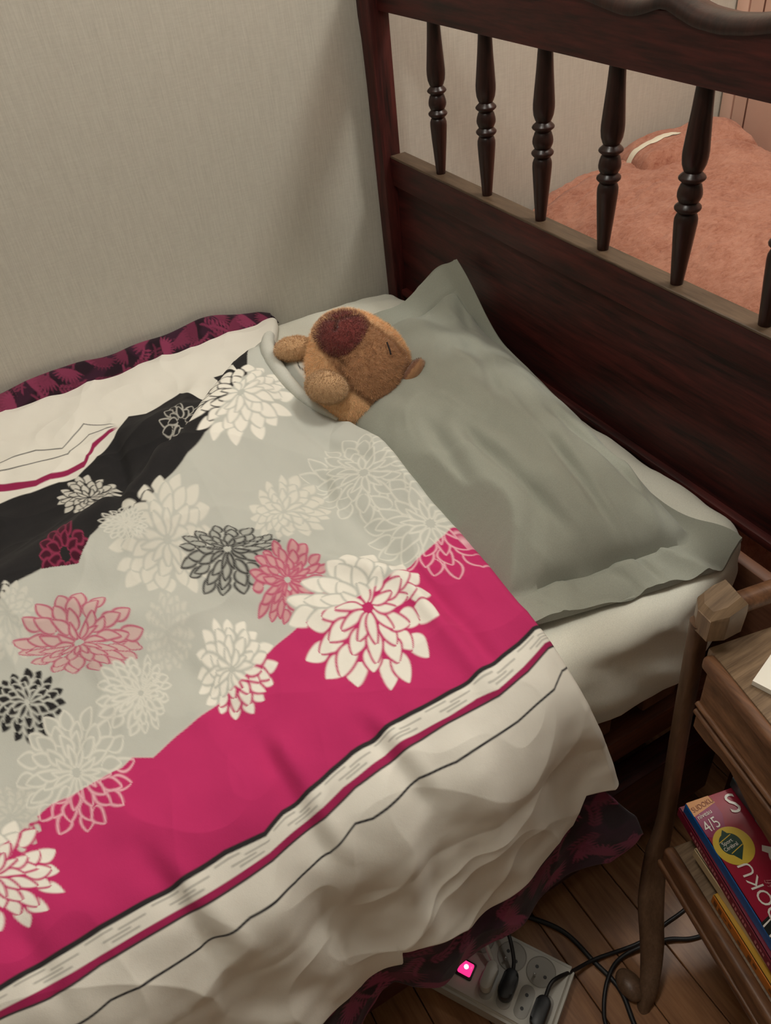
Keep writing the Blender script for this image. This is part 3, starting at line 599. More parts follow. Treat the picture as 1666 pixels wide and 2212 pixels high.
# ------------------------------------------------------------------ capybara plush
PR = np.array((.8634, -.4952, -.0973)); PU = np.array((.3922, .5379, .7461)); PT = np.array((-.3173, -.6824, .6586))
PC = np.array((-.277, -.420, .626))
def loc2w(a): return PC+a[:, :1]*PR+a[:, 1:2]*PU+a[:, 2:3]*PT
def plush():
    root = thing('capybara_plush', (PC[0], PC[1], .56), 'brown capybara plush toy tucked under the duvet beside the pillow', 'plush toy')
    D, F = ico(6)
    ells = [((-.004, -.004, -.01), (.074, .083, .080)), ((-.018, .012, .014), (.064, .066, .070)), ((.010, -.004, .008), (.066, .064, .066)), ((-.012, -.03, -.01), (.070, .078, .07))]
    rs = []
    for c, ax in ells:
        c = np.array(c); ax = np.array(ax); d = D/ax; e = -c/ax
        A = (d*d).sum(1); B = (d*e).sum(1); Cc = (e*e).sum()-1
        rs.append((-B+np.sqrt(np.maximum(B*B-A*Cc, 0)))/A)
    rs = np.array(rs); k = 90; rad = np.log(np.exp(k*rs).sum(0))/k-.006
    L = D*rad[:, None]
    a, b, c = L.T
    front = c > -.01
    # seams: crease around the face mask and below the muzzle
    def seg(p, q):
        p = np.array(p); q = np.array(q); d = q-p; t = np.clip(((a-p[0])*d[0]+(b-p[1])*d[1])/(d@d), 0, 1)
        return np.hypot(a-p[0]-t*d[0], b-p[1]-t*d[1])
    pts = [(.012, .054), (.028, .049), (.050, .035), (.066, .018)]
    low = [(-.030, -.012), (-.012, -.042), (.02, -.062), (.05, -.055), (.068, -.030)]
    sd = np.minimum.reduce([seg(p, q) for p, q in zip(pts, pts[1:])]+[seg(p, q) for p, q in zip(low, low[1:])]+[seg((-.02, -.008), (-.034, .004))])
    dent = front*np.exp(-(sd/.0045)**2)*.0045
    mz = np.exp(-(((a+.026)/.040)**2+((b-.046)/.036)**2)**2)*front
    L = L+D*(mz*.010-dent)[:, None]+D*(.0012*perlin(a*120, b*120))[:, None]
    PG = np.array([(-.060, .022), (-.02, .060), (.012, .055), (.028, .050), (.050, .036), (.072, .018), (.080, -.03), (.05, -.056), (.02, -.063), (-.012, -.045), (-.034, -.014)])
    ins = np.zeros(len(a), bool)
    for (xa, ya), (xb, yb) in zip(PG, np.roll(PG, -1, 0)): ins ^= ((ya > b) != (yb > b)) & (a < (xb-xa)*(b-ya)/(yb-ya+1e-12)+xa)
    dist = np.minimum.reduce([seg(p, q) for p, q in zip(PG, np.roll(PG, -1, 0))]); face = front*np.clip(np.where(ins, dist, -dist)/.006+.5, 0, 1)
    TAN = np.array((.72, .46, .25)); BRN = np.array((.37, .195, .095))
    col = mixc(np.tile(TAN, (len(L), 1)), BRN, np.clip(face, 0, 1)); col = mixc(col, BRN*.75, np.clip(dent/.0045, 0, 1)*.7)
    body = obj('body', mesh('body', loc2w(L), F, smooth=True, cols=col), 'plush_skin', root)
    # fur strands
    def fur(Vl, Fc, cl, n, ln, wd, par, name='fur', comb=(0, 0, 0)):
        A = Vl[Fc[:, 0]]; Bv = Vl[Fc[:, 1]]; Cv = Vl[Fc[:, 2]]
        nr = np.cross(Bv-A, Cv-A); ar = np.linalg.norm(nr, axis=1); nr = nr/np.maximum(ar, 1e-12)[:, None]
        ix = RNG.choice(len(Fc), n, p=ar/ar.sum()); q = RNG.rand(n, 2); q = np.where(q.sum(1, keepdims=True) > 1, 1-q, q)
        p = A[ix]+(Bv-A)[ix]*q[:, :1]+(Cv-A)[ix]*q[:, 1:]
        dr = nr[ix]+RNG.normal(0, .42, (n, 3))+np.array(comb); dr /= np.linalg.norm(dr, axis=1)[:, None]
        sd_ = np.cross(dr, RNG.normal(0, 1, (n, 3))); sd_ /= np.linalg.norm(sd_, axis=1)[:, None]
        ll = ln*RNG.uniform(.6, 1.2, (n, 1))
        V3 = np.stack([p-sd_*wd-dr*.001, p+sd_*wd-dr*.001, p+dr*ll], 1).reshape(-1, 3)
        cc = np.repeat(cl[Fc[ix, 0]]*RNG.uniform(.8, 1.2, (n, 1)), 3, axis=0)
        o = obj(name, mesh(name, loc2w(V3), np.arange(3*n).reshape(-1, 3), cols=cc), 'fur', par); o['kind'] = 'stuff'
    fur(L, F, col*1.3, 60000, .0068, .00026, body, comb=(.15, -.25, 0))
    # muzzle patch
    poly = np.array([(-.068, .060), (-.050, .078), (-.024, .083), (-.002, .076), (.015, .052), (.010, .036), (-.008, .012), (-.025, .001), (-.043, .005), (-.060, .024), (-.071, .044)])+np.array((.0, .0))
    cen = poly.mean(0); nr_, na = 26, 90
    ang = np.arctan2(poly[:, 1]-cen[1], poly[:, 0]-cen[0]); rd = np.hypot(*(poly-cen).T); o_ = np.argsort(ang)
    th = np.linspace(-np.pi, np.pi, na, endpoint=False); rr = np.interp(th, np.r_[ang[o_]-2*np.pi, ang[o_], ang[o_]+2*np.pi], np.r_[rd[o_]]*1 if False else np.tile(rd[o_], 3))
    kk = np.hanning(9); kk /= kk.sum(); rr = np.convolve(np.r_[rr[-4:], rr, rr[:4]], kk, 'valid')
    fr = np.linspace(.02, 1, nr_)
    PX = cen[0]+fr[:, None]*rr[None]*np.cos(th); PY = cen[1]+fr[:, None]*rr[None]*np.sin(th)
    fv = L[L[:, 2] > -.03]
    Z = np.empty(PX.size)
    for j, (x, y) in enumerate(zip(PX.ravel(), PY.ravel())):
        d2 = (fv[:, 0]-x)**2+(fv[:, 1]-y)**2; w_ = np.exp(-d2/.004**2)*np.exp(fv[:, 2]*60)
        if w_.sum() < 1e-6: i_ = np.argsort(d2)[:6]; Z[j] = fv[i_, 2].mean()
        else: Z[j] = (w_*fv[:, 2]).sum()/w_.sum()
    Z = Z.reshape(PX.shape)
    def seg2(p, q):
        p = np.array(p); q = np.array(q); d = q-p; t = np.clip(((PX-p[0])*d[0]+(PY-p[1])*d[1])/(d@d), 0, 1)
        return np.hypot(PX-p[0]-t*d[0], PY-p[1]-t*d[1])
    cre = np.minimum.reduce([seg2((-.050, .062), (-.032, .056)), seg2((-.032, .056), (-.006, .066)), seg2((-.032, .056), (-.034, .040))])
    Z = Z+.006*(1-fr[:, None]**4)-.0045*np.exp(-(cre/.0035)**2)+.0012*perlin(PX*130, PY*130)
    edge = fr > .97
    Z[edge] -= .004
    Lm = np.stack([PX, PY, Z], -1).reshape(-1, 3)
    Fm = [[i*na+j, i*na+(j+1) % na, (i+1)*na+(j+1) % na] for i in range(nr_-1) for j in range(na)]+[[i*na+j, (i+1)*na+(j+1) % na, (i+1)*na+j] for i in range(nr_-1) for j in range(na)]+[[0*na+j, 0*na+(j+1) % na, 0] for j in range(1, na-1)]
    Fm = np.array(Fm); tri = Lm[Fm]
    if np.cross(tri[:, 1]-tri[:, 0], tri[:, 2]-tri[:, 0])[:, 2].mean() < 0: Fm = Fm[:, ::-1].copy()
    cm = mixc(np.tile(np.array((.165, .032, .028)), (len(Lm), 1)), (.05, .008, .008), np.exp(-(cre.ravel()/.004)**2)*.6)
    mzo = obj('muzzle_patch', mesh('muzzle_patch', loc2w(Lm), Fm, smooth=True, cols=cm), 'plush_skin', root); mzo['label'] = 'maroon muzzle patch'
    fur(Lm, Fm, cm, 9000, .0035, .00035, mzo)
    # arms, ear
    def blob(name, c, ax, rot, colr, n, tip=None, label=None):
        D2, F2 = ico(4); ca, sa = math.cos(rot), math.sin(rot)
        q = D2*np.array(ax)*(1+.12*D2[:, :1]); q = np.stack([q[:, 0]*ca-q[:, 1]*sa, q[:, 0]*sa+q[:, 1]*ca, q[:, 2]], 1)+np.array(c)
        cl = np.tile(np.array(colr), (len(q), 1)); o = obj(name, mesh(name, loc2w(q), F2, smooth=True, cols=cl), 'plush_skin', root)
        fur(q, F2, cl, n, .0042, .00035, o)
        return o
    blob('arm', (-.102, .026, .018), (.030, .0175, .020), math.radians(8), TAN*.85, 5000)
    blob('arm', (-.050, -.038, .068), (.031, .0235, .024), math.radians(-8), TAN*.72, 6000)
    # ear: shallow cup
    for (c, rot, k) in (((.0775, -.013, .032), math.radians(55), 1.5), ((.036, .066, -.050), math.radians(75), .9)):
        D2, F2 = ico(4); q = D2*np.array((.017, .0085, .013))*k; q[:, 1] -= np.where(q[:, 1] > 0, .007*np.maximum(0, 1-(q[:, 0]/.014)**2-(q[:, 2]/.011)**2), 0)
        ca, sa = math.cos(rot), math.sin(rot); q = np.stack([q[:, 0]*ca-q[:, 1]*sa, q[:, 0]*sa+q[:, 1]*ca, q[:, 2]], 1)+np.array(c)
        cl = mixc(np.tile(BRN*.9, (len(q), 1)), (.10, .03, .025), (D2[:, 1] > .25)*.6)
        e = obj('ear', mesh('ear', loc2w(q), F2, smooth=True, cols=cl), 'plush_skin', root); fur(q, F2, cl, 1500, .003, .0003, e)
    pe = [(.0395, .026), (.0415, .020), (.0435, .014), (.0450, .008)]
    ez = []
    for x, y in pe:
        d2 = (fv[:, 0]-x)**2+(fv[:, 1]-y)**2; s = d2 < .005**2; ez.append((x, y, fv[s, 2].max()+.0035 if s.any() else .06))
    P3 = loc2w(np.array(ez)); obj('eye', tube_me(spline(P3, 5), .0013, 8), 'thread_dark', root)['label'] = 'dark stitched closed eye'
plush()

# ------------------------------------------------------------------ neighbouring bed with pink blanket, wardrobe
m, nt, b = newmat('blanket_wool'); b.inputs['Roughness'].default_value = 1; b.inputs['Sheen Weight'].default_value = .15; b.inputs['Specular IOR Level'].default_value = .1
na_ = nd(nt, 'ShaderNodeTexNoise', Scale=95.0, Detail=7.0, Roughness=.7, Distortion=.6); nt.links.new(coords(nt, (1, 1.5, 1)), na_.inputs['Vector'])
nb_ = nd(nt, 'ShaderNodeTexNoise', Scale=22.0, Detail=4.0); nt.links.new(coords(nt, (1, 1, 1)), nb_.inputs['Vector'])
mm_ = nd(nt, 'ShaderNodeMath', operation='MULTIPLY_ADD'); mm_.inputs[1].default_value = .6; nt.links.new(nb_.outputs['Fac'], mm_.inputs[0]); nt.links.new(na_.outputs['Fac'], mm_.inputs[2])
nt.links.new(ramp(nt, mm_.outputs[0], [(.55, (.30, .105, .065)), (.78, (.42, .185, .122)), (1.0, (.50, .245, .17))]), b.inputs['Base Color']); bump(nt, b, mm_.outputs[0], .8, .004)
plain('stitch', (.40, .14, .09), .9)
nb = thing('neighbour_bed', (.48, -.7, FZ), 'low bed base mostly hidden under the pink blanket behind the headboard', 'bed')
cloth('mattress_cream', (.5, .45, .36))
box('frame', (.13, -1.6, FZ+.10), (.82, -.03, FZ+.30), 'red_brown_wood', nb, .006)
for x in (.17, .78):
    for y in (-1.55, -.08): box('leg', (x-.025, y-.025, FZ), (x+.025, y+.025, FZ+.10), 'red_brown_wood', nb, .004)
Vn, Fn, Nn = rbox((.13, -1.6, FZ+.30), (.82, -.03, .50), .04, 24)
obj('mattress', mesh('mattress', Vn, Fn, smooth=True), 'mattress_cream', nb)
def blanket():
    nx, ny = 240, 300
    s = np.linspace(0, 1, nx)[:, None]; t = np.linspace(0, 1, ny)[None, :]
    # x across: hangs down on the headboard side, then over the mattress
    prof = np.array([tuple(p) for p in spline([(.095, .16, 0), (.095, .40, 0), (.105, .50, 0), (.14, .555, 0), (.24, .600, 0), (.45, .625, 0), (.66, .628, 0), (.77, .61, 0), (.835, .56, 0), (.845, .40, 0)], 12)])
    q = np.r_[0, np.cumsum(np.hypot(*np.diff(prof[:, :2], axis=0).T))]
    x = np.interp(s*q[-1], q, prof[:, 0])+0*t; z = np.interp(s*q[-1], q, prof[:, 1])+0*t
    y = -.030-t*1.60+0*s
    y = y-.10*sstep((.42-x)/.34)*(1-sstep(t/.3))                     # corner pulled away from the wall
    top = sstep((z-.45)/.1)
    z = z-top*.05*sstep((.03-t)/.03)*0-top*.035*np.exp(-(t/.012)**2)
    z = z+top*(.030*np.exp(-((x-.74)/.14)**2-((y+.18)/.14)**2)+.014*perlin(x*4, y*3+2)+.006*perlin(x*12, y*11)+.0028*perlin(x*55, y*55)+.0016*perlin(x*110, y*120))
    hemd = np.abs(t-.030); z = z-top*.005*np.exp(-(hemd/.0025)**2)
    x = x+.004*perlin(y*60, z*60)*(1-top)
    V = np.stack(np.broadcast_arrays(x, y, z), -1).reshape(-1, 3)
    o = obj('blanket', mesh('blanket', V, grid_faces(nx, ny)[:, ::-1].copy(), smooth=True), 'blanket_wool')
    md = o.modifiers.new('thickness', 'SOLIDIFY'); md.thickness = .010; md.offset = -1
    tag(o, 'fuzzy salmon-pink wool blanket spread over the bed behind the headboard', 'blanket')
    # folded second blanket by the wall
    nx, ny = 60, 60; s = np.linspace(-1, 1, nx)[:, None]; t = np.linspace(-1, 1, ny)[None, :]
    shp = lambda s, t: (.630+.050*np.maximum((1-np.abs(s)**6)*(1-np.abs(t)**4), 0)**.55+.010*s+.007*perlin(s*2+1, t*2)+.002*perlin(s*9, t*9))
    fx = lambda s, t: .685+.135*s+.012*t; fy = lambda s, t: -.105+.072*t-.02*s
    V = np.stack(np.broadcast_arrays(fx(s, t), fy(s, t), shp(s, t)), -1).reshape(-1, 3); n = len(V)
    W = V.copy(); W[:, 2] = np.minimum(W[:, 2]-.004, .626)
    gf = grid_faces(nx, ny)
    o2 = obj('folded_blanket', mesh('folded_blanket', np.concatenate([V, W]), np.concatenate([gf[:, ::-1], gf+n]), smooth=True), 'blanket_wool')
    tag(o2, 'salmon-pink folded blanket with a pale ribbon, lying by the wall near the wardrobe', 'blanket')
    sr = np.linspace(-.99, -.10, 26)[:, None]; tr = np.linspace(-.10, .14, 5)[None, :]
    V = np.stack(np.broadcast_arrays(fx(sr, tr), fy(sr, tr), shp(sr, tr)+.0015), -1).reshape(-1, 3)
    obj('ribbon', mesh('ribbon', V, grid_faces(26, 5)[:, ::-1].copy(), smooth=True), 'ribbon_white', o2)
blanket()
wr = thing('wardrobe', (1.18, -.6, FZ), 'salmon-pink painted wardrobe with grooved door frame behind the pink blanket', 'wardrobe')
box('body', (.888, -1.16, FZ), (1.48, -.026, 1.95), 'wardrobe_paint', wr, .003)
box('stile', (.873, -.058, FZ), (.890, -.026, 1.95), 'wardrobe_paint', wr, .003)
for ya, yb in ((-.60, -.063), (-1.15, -.605)):
    d = box('door', (.871, ya, FZ+.05), (.889, yb, 1.90), 'wardrobe_paint', wr, .002)
    for (a, b, c, e) in ((ya+.034, ya+.0375, FZ+.10, 1.85), (yb-.0375, yb-.034, FZ+.10, 1.85)): box('groove', (.8702, a, c), (.8715, b, e), 'wardrobe_groove', d, 0)
    obj('knob', lathe_me([(.006, 0), (.006, .012), (.014, .018), (.015, .026), (.010, .032), (.002, .034)], 16), 'wardrobe_paint', d, (.863, yb-.06 if ya < -.61 else ya+.06, 1.0))

# ------------------------------------------------------------------ bedside table
TZ = FZ
TM = Matrix.Translation((-.25, -1.085, 0)) @ Matrix.Rotation(TA, 4, 'Z')
table = thing('bedside_table', (-.12, -1.28, FZ), 'old brown wooden bedside table with a scalloped apron and raised rail', 'bedside table')
def tbox(name, lo, hi, mat, par=table, bev=.003, seg=2): return box(name, lo, hi, mat, par, bev, seg, TM)
TW, TD = .31, .37     # along local x, along local -y
top = tbox('table_top', (.0, -TD, .603), (TW, .004, .620), 'table_wood_top', table, .002)
tbox('edge_moulding', (-.011, -TD, .602), (.002, -.002, .6195), 'table_wood_side', top, .005, 4)
def apron():
    pts = []
    ys = np.linspace(-.004, -TD+.03, 60)
    for y in ys:
        yy = y if y > -TD/2 else -TD-y; zb = np.interp(-yy, [0, .008, .03, .058, .075, .108, .135, .185], [.498, .500, .501, .510, .505, .491, .485, .480])
        pts.append((y, float(zb)))
    poly = [(ys[-1], .603), (ys[0], .603)]+pts
    a_ = obj('apron', prism_me(poly, lambda p, q, a: TM @ Vector((a, p, q)), -.002, .014, .002), 'table_wood_side', table)
    for z in (.528, .541): obj('bead', tube_me([TM @ Vector((-.003, y, z)) for y in (-.004, -.12, -.24, -TD+.03)], .0035, 8), 'table_wood_side', a_)
apron()
tbox('back_panel', (.02, .0, .50), (TW-.02, .012, .603), 'table_wood_side'); tbox('side_panel', (TW-.014, -TD+.03, .50), (TW, -.004, .603), 'table_wood_side')
sh = tbox('lower_shelf', (.008, -TD+.01, .214), (TW-.01, -.012, .234), 'table_wood_top', table, .002)
tbox('shelf_edge', (-.006, -TD+.01, .200), (.010, -.012, .243), 'table_wood_side', sh, .006, 4)
tbox('shelf_edge_bead', (-.010, -TD+.01, .203), (-.004, -.012, .215), 'table_wood_side', sh, .0028, 3)
def leg(mx, my, cap):
    # local path of the leg centre: upright post, then a sabre-shaped foot
    P = [(-.004, .018, .645), (.005, .026, .60), (.020, .034, .42), (.028, .030, .22), (.020, .021, .135), (.005, -.006, .065), (-.008, -.044, .0), (-.028, -.076, -.035), (-.043, -.092, FZ)]
    W = [(.0092, .0092), (.0092, .0092), (.0095, .0095), (.0105, .0100), (.0165, .0115), (.0185, .0130), (.0165, .0125), (.0125, .0110), (.0085, .0085)]
    Q = spline(P, 6); Wd = [tuple(a) for a in np.stack([np.interp(np.linspace(0, 1, len(Q)), np.linspace(0, 1, len(W)), np.array(W)[:, k]) for k in (0, 1)], 1)]
    V = []; F = []; n = 16
    for p, (wx, wy) in zip(Q, Wd):
        for k in range(n):
            a = 2*math.pi*k/n; e = .72; cx = math.copysign(abs(math.cos(a))**e, math.cos(a)); sy = math.copysign(abs(math.sin(a))**e, math.sin(a))
            lx = p.x+wx*cx; ly = p.y+wy*sy
            V.append(TM @ Vector((lx if mx == 0 else TW-lx, ly if my == 0 else -TD-ly+.004, p.z)))
    for i in range(len(Q)-1):
        for k in range(n): F.append((i*n+k, i*n+(k+1) % n, (i+1)*n+(k+1) % n, (i+1)*n+k))
    F.append(tuple(range(n))); F.append(tuple((len(Q)-1)*n+k for k in range(n)))
    bm = bmesh.new(); me0 = bpy.data.meshes.new('t'); me0.from_pydata([tuple(v) for v in V], [], F); bm.from_mesh(me0); bpy.data.meshes.remove(me0)
    L_ = obj('leg', bm_mesh('leg', bm, 50), 'table_wood_leg', table)
    if (mx, my) == (0, 0):
        D2, F2 = ico(3); obj('foot_pad', mesh('foot_pad', D2*np.array((.017, .024, .013))+np.array((-.311, -1.136, FZ+.013)), F2, smooth=True), 'table_wood_leg', L_)
    if cap:
        cx, cy = (.009, .014) if mx == 0 else (TW-.009, .014)
        bm = bmesh.new(); pl = [(-.024, -.020), (-.026, .002), (-.016, .018), (.002, .022), (.022, .020), (.022, -.022), (-.004, -.026)]
        if mx: pl = [(-a, b) for a, b in pl][::-1]
        lv = [(.640, .97), (.668, 1.0), (.674, .96), (.680, .70)]
        rings = [[bm.verts.new(TM @ Vector((cx+.82*a*k, cy+.82*b*k-.004*(k-1), z+(.006*(-a/.026)*(-1 if z > .67 else 0))))) for a, b in pl] for z, k in lv]
        for A, B in zip(rings, rings[1:]):
            for i in range(7): bm.faces.new((A[i], A[(i+1) % 7], B[(i+1) % 7], B[i]))
        bm.faces.new(rings[0][::-1]); bm.faces.new(rings[-1])
        obj('post_cap', bm_mesh('post_cap', bm, 25), 'table_wood_top', L_)
leg(0, 0, True); leg(1, 0, True); leg(0, 1, False); leg(1, 1, False)
obj('gallery_rail', tube_me([TM @ Vector((x, .017, .655+.004*math.sin(x*9))) for x in np.linspace(.03, TW-.03, 14)], [.011]*14, 12), 'table_wood_side', table)
# sheet of paper on top
def flat(name, pts, z, th, mat, par=None):
    bm = bmesh.new(); A = [bm.verts.new((p[0], p[1], z)) for p in pts]; B = [bm.verts.new((p[0], p[1], z+th)) for p in pts]; n = len(pts)
    bm.faces.new(A[::-1]); bm.faces.new(B)
    for i in range(n): bm.faces.new((A[i], A[(i+1) % n], B[(i+1) % n], B[i]))
    return obj(name, bm_mesh(name, bm, 0), mat, par)
_k = Vector((-.250, -1.134)); _a = Vector((.954, .30))*.085; _b = Vector((.30, -.954))*.13
tag(flat('notepad', [_k, _k+_b, _k+_a+_b, _k+_a], .6205, .006, 'paper_white'), 'white notepad lying on the bedside table top', 'notepad')

# ------------------------------------------------------------------ books on the lower shelf
for nme, c in dict(book_red=(.30, .006, .030), book_purple=(.26, .018, .085), book_orange=(.60, .27, .09), book_yellow=(.62, .44, .05), book_blue=(.004, .085, .30), book_maroon=(.17, .010, .030), book_green=(.012, .05, .035), book_grey=(.035, .05, .055), book_teal=(.05, .16, .18), book_cream=(.50, .38, .22), book_gold=(.50, .28, .035), book_amber=(.55, .17, .025), ink_white=(.78, .74, .68), ink_pink=(.55, .20, .22), ink_brown=(.20, .07, .02), ink_black=(.01, .012, .01), ink_orange=(.22, .04, .008)).items(): plain(nme, c, .38, coat=.08)
BO = Vector((-.223, -1.087, 0)); BX = Vector((.973, -.23, 0)); BY = Vector((.23, .973, 0))
def bpt(s, t, z, o=BO, x=BX, y=BY): return o+x*s+y*t+Vector((0, 0, z))
def book(name, o, ang, w, l, z0, z1, cover, label, spine=None, pages='paper_pages', hard=.0012):
    root = thing(name, (o[0], o[1], z0), label, 'book', 'books on the lower shelf')
    X = Vector((math.cos(ang), math.sin(ang), 0)); Y = Vector((-math.sin(ang), math.cos(ang), 0)); O = Vector((o[0], o[1], 0))
    xf = Matrix.Translation(O) @ Matrix.Rotation(ang, 4, 'Z')
    box('pages', (.003, -l+.003, z0+hard), (w-.002, -.003, z1-hard), pages, root, .0005, 1, xf)
    box('front_cover', (0, -l, z1-hard), (w, 0, z1), cover, root, .0005, 1, xf)
    box('back_cover', (0, -l, z0), (w, 0, z0+hard), cover, root, .0005, 1, xf)
    sp = box('spine', (-.0006, -l, z0), (.0025, 0, z1), spine or cover, root, .001, 1, xf)
    return root, O, X, Y
def text(body, size, org, ax, ay, mat, par, name='lettering', shear=0, sx=1.0, th=.0003):
    cu = bpy.data.curves.new('lettering', 'FONT'); cu.body = body; cu.size = size; cu.shear = shear; cu.extrude = 0; cu.resolution_u = 3
    t = bpy.data.objects.new('tmp_lettering', cu); COL.objects.link(t)
    dg = bpy.context.evaluated_depsgraph_get(); me = bpy.data.meshes.new_from_object(t.evaluated_get(dg))
    bpy.data.objects.remove(t); bpy.data.curves.remove(cu)
    az = ax.cross(ay)
    for v in me.vertices: v.co = org+ax*v.co.x*sx+ay*v.co.y+az*th
    me.materials.clear(); me.name = name
    return obj(name, me, mat, par)
def patch(name, pts, z, mat, par, B): return flat(name, [B[1]+B[2]*s+B[3]*t for s, t in pts], z, .0002, mat, par)
def marks(b, t0, t1, z0, z1, mat, n):
    """worn spine print, too small to read: short upright strokes"""
    rg = random.Random(n)
    for k in range(n):
        if rg.random() < .2: continue
        t = t0+(t1-t0)*(k+.5)/n; w_ = (t1-t0)/n*.32; p = b[1]+b[2]*-.0008; za = z0+(z1-z0)*rg.choice((0, 0, .3)); zb = z1-(z1-z0)*rg.choice((0, 0, .35))
        q = [p+b[3]*-(t-w_)+Vector((0, 0, za)), p+b[3]*-(t+w_)+Vector((0, 0, za)), p+b[3]*-(t+w_)+Vector((0, 0, zb)), p+b[3]*-(t-w_)+Vector((0, 0, zb))]
        obj('spine_print', mesh('spine_print', q, [(0, 1, 2, 3)]), mat, b[0])
A0 = math.atan2(-.23, .973)
ZC = .303
b1 = book('paperback_book', (-.2535, -1.172), A0+.02, .13, .155, .2345, .252, 'book_gold', 'yellow-orange paperback at the bottom of the book pile', 'book_amber')
marks(b1, .003, .150, .2385, .2475, 'ink_brown', 16)
b2 = book('paperback_book', (-.2385, -1.124), A0+.05, .125, .19, .2525, .268, 'book_cream', 'cream paperback between the yellow and the maroon book')
b3 = book('paperback_book', (-.2235, -1.080), A0-.02, .13, .21, .2685, .285, 'book_maroon', 'maroon paperback directly under the blue-spined puzzle book')
marks(b3, .030, .190, .2735, .2795, 'ink_pink', 34)
b4 = book('puzzle_book', (-.2225, -1.0865), A0, .135, .21, .2855, ZC, 'book_red', 'red puzzle book with a blue spine and sudoku cover, on top of the pile', 'book_blue')
B = b4; up = Vector((0, 0, ZC)); z = ZC+.0001
patch('cover_badge', [(.001, -.046), (.012, -.052), (.026, -.046), (.034, -.026), (.033, -.010), (.001, -.018)], z, 'book_purple', B[0], B)
patch('cover_badge', [(.0005, -.019), (.034, -.0105), (.031, .0), (.001, .0)], z+.0002, 'book_orange', B[0], B)
def disc(name, s, t, r, zz, mat, n=40): return patch(name, [(s+r*math.cos(2*math.pi*k/n), t+r*math.sin(2*math.pi*k/n)) for k in range(n)], zz, mat, B[0], B)
disc('cover_badge', .0235, -.065, .0235, z+.0004, 'book_yellow')
disc('cover_badge', .0215, -.0625, .0135, z+.0006, 'book_green')
patch('cover_badge', [(.0095, -.0585), (.0215, -.0440), (.0275, -.0535)], z+.0005, 'book_green', B[0], B)
patch('cover_badge', [(.0155, -.0735), (.0225, -.0830), (.0345, -.0680)], z+.0005, 'book_green', B[0], B)
patch('cover_line', [(.0095, -.0570), (.0275, -.0515), (.0275, -.0525), (.0095, -.0580)][::-1], z+.0009, 'book_yellow', B[0], B)
patch('cover_line', [(.0155, -.0725), (.0335, -.0665), (.0335, -.0675), (.0155, -.0735)][::-1], z+.0009, 'book_yellow', B[0], B)
def ctext(s, size, p, q, mat, rot=False, sx=1.0, shear=0, slope=.16, dz=.0009):
    if rot: ax, ay = B[3], -B[2]
    else:
        ax = (B[2]+B[3]*slope).normalized(); ay = Vector((-ax.y, ax.x, 0))
    return text(s, size, B[1]+B[2]*p+B[3]*q+Vector((0, 0, z+dz)), ax, ay, mat, B[0], sx=sx, shear=shear, th=.0002)
ctext('SUDOKU', .0095, .0025, -.0145, 'ink_orange', sx=.82)
ctext('niveau', .0085, .0035, -.0245, 'ink_white', sx=.95)
ctext('4/5', .0200, .0040, -.0425, 'ink_white', sx=.85)
ctext('Sport', .0065, .0115, -.0625, 'ink_white'); ctext('Cérébral', .0065, .0100, -.0690, 'ink_white', sx=.85)
ctext('SUDOKU', .0225, .0275, -.1830, 'ink_white', rot=True, sx=1.05)
ctext('Défi', .0120, .0385, -.1330, 'ink_pink', rot=True, shear=.3)
ctext('S', .0360, .0440, -.0300, 'ink_white', sx=.95, slope=-.1)
disc('cover_print', .066, -.094, .0135, z+.0004, 'ink_white'); patch('cover_print', [(.050, -.081), (.054, -.075), (.068, -.084), (.064, -.094)][::-1], z+.0003, 'ink_white', B[0], B)
patch('cover_print', [(-.0003, -.150), (.012, -.146), (.012, -.205), (-.0003, -.205)][::-1], z+.0003, 'ink_black', B[0], B)
for k in range(4): patch('cover_line', [(.0, -.153-.011*k), (.012, -.149-.011*k), (.012, -.1505-.011*k), (.0, -.155-.011*k)][::-1], z+.0006, 'ink_white', B[0], B)
b5 = book('hardback_book', (-.160, -1.098), A0+.03, .11, .18, ZC+.0012, ZC+.020, 'book_grey', 'dark grey and teal book lying on the red puzzle book', 'book_grey')
flat('cover_print', [b5[1]+b5[2]*s+b5[3]*t for s, t in ((.0, -.17), (.06, -.17), (.06, -.05), (.0, -.05))], ZC+.0201, .0002, 'book_teal', b5[0])
flat('cover_print', [b5[1]+b5[2]*s+b5[3]*t for s, t in ((-.0008, -.17), (-.0005, -.17), (-.0005, -.05), (-.0008, -.05))], ZC+.0016, .018, 'book_teal', b5[0])

# ------------------------------------------------------------------ power strip with plugs and cables
SO = Vector((-.422, -.995, 0)); SA = Vector((.52, -.854, 0)).normalized(); SB = Vector((-SA.y*-1, 0, 0)); SB = Vector((SA.y, -SA.x, 0))
SM = Matrix(((SA.x, SB.x, 0, SO.x), (SA.y, SB.y, 0, SO.y), (0, 0, 1, 0), (0, 0, 0, 1)))
st = thing('power_strip', (-.44, -1.05, FZ), 'white multi-socket power strip with a glowing red switch on the floor', 'power strip')
m_, nt_, b_ = newmat('switch_glow'); b_.inputs['Base Color'].default_value = (.55, .01, .09, 1); b_.inputs['Emission Color'].default_value = (1, .03, .22, 1); b_.inputs['Emission Strength'].default_value = 1.3; b_.inputs['Roughness'].default_value = .25
m_, nt_, b_ = newmat('neon_core'); b_.inputs['Base Color'].default_value = (1, .5, .7, 1); b_.inputs['Emission Color'].default_value = (1, .55, .75, 1); b_.inputs['Emission Strength'].default_value = 4
ZT = -.020
bmx = bmesh.new(); bmesh.ops.create_cube(bmx, size=1)
for v in bmx.verts: v.co = Vector((v.co.x*.20+.004, v.co.y*.111+.0555, v.co.z*.04+FZ+.02))
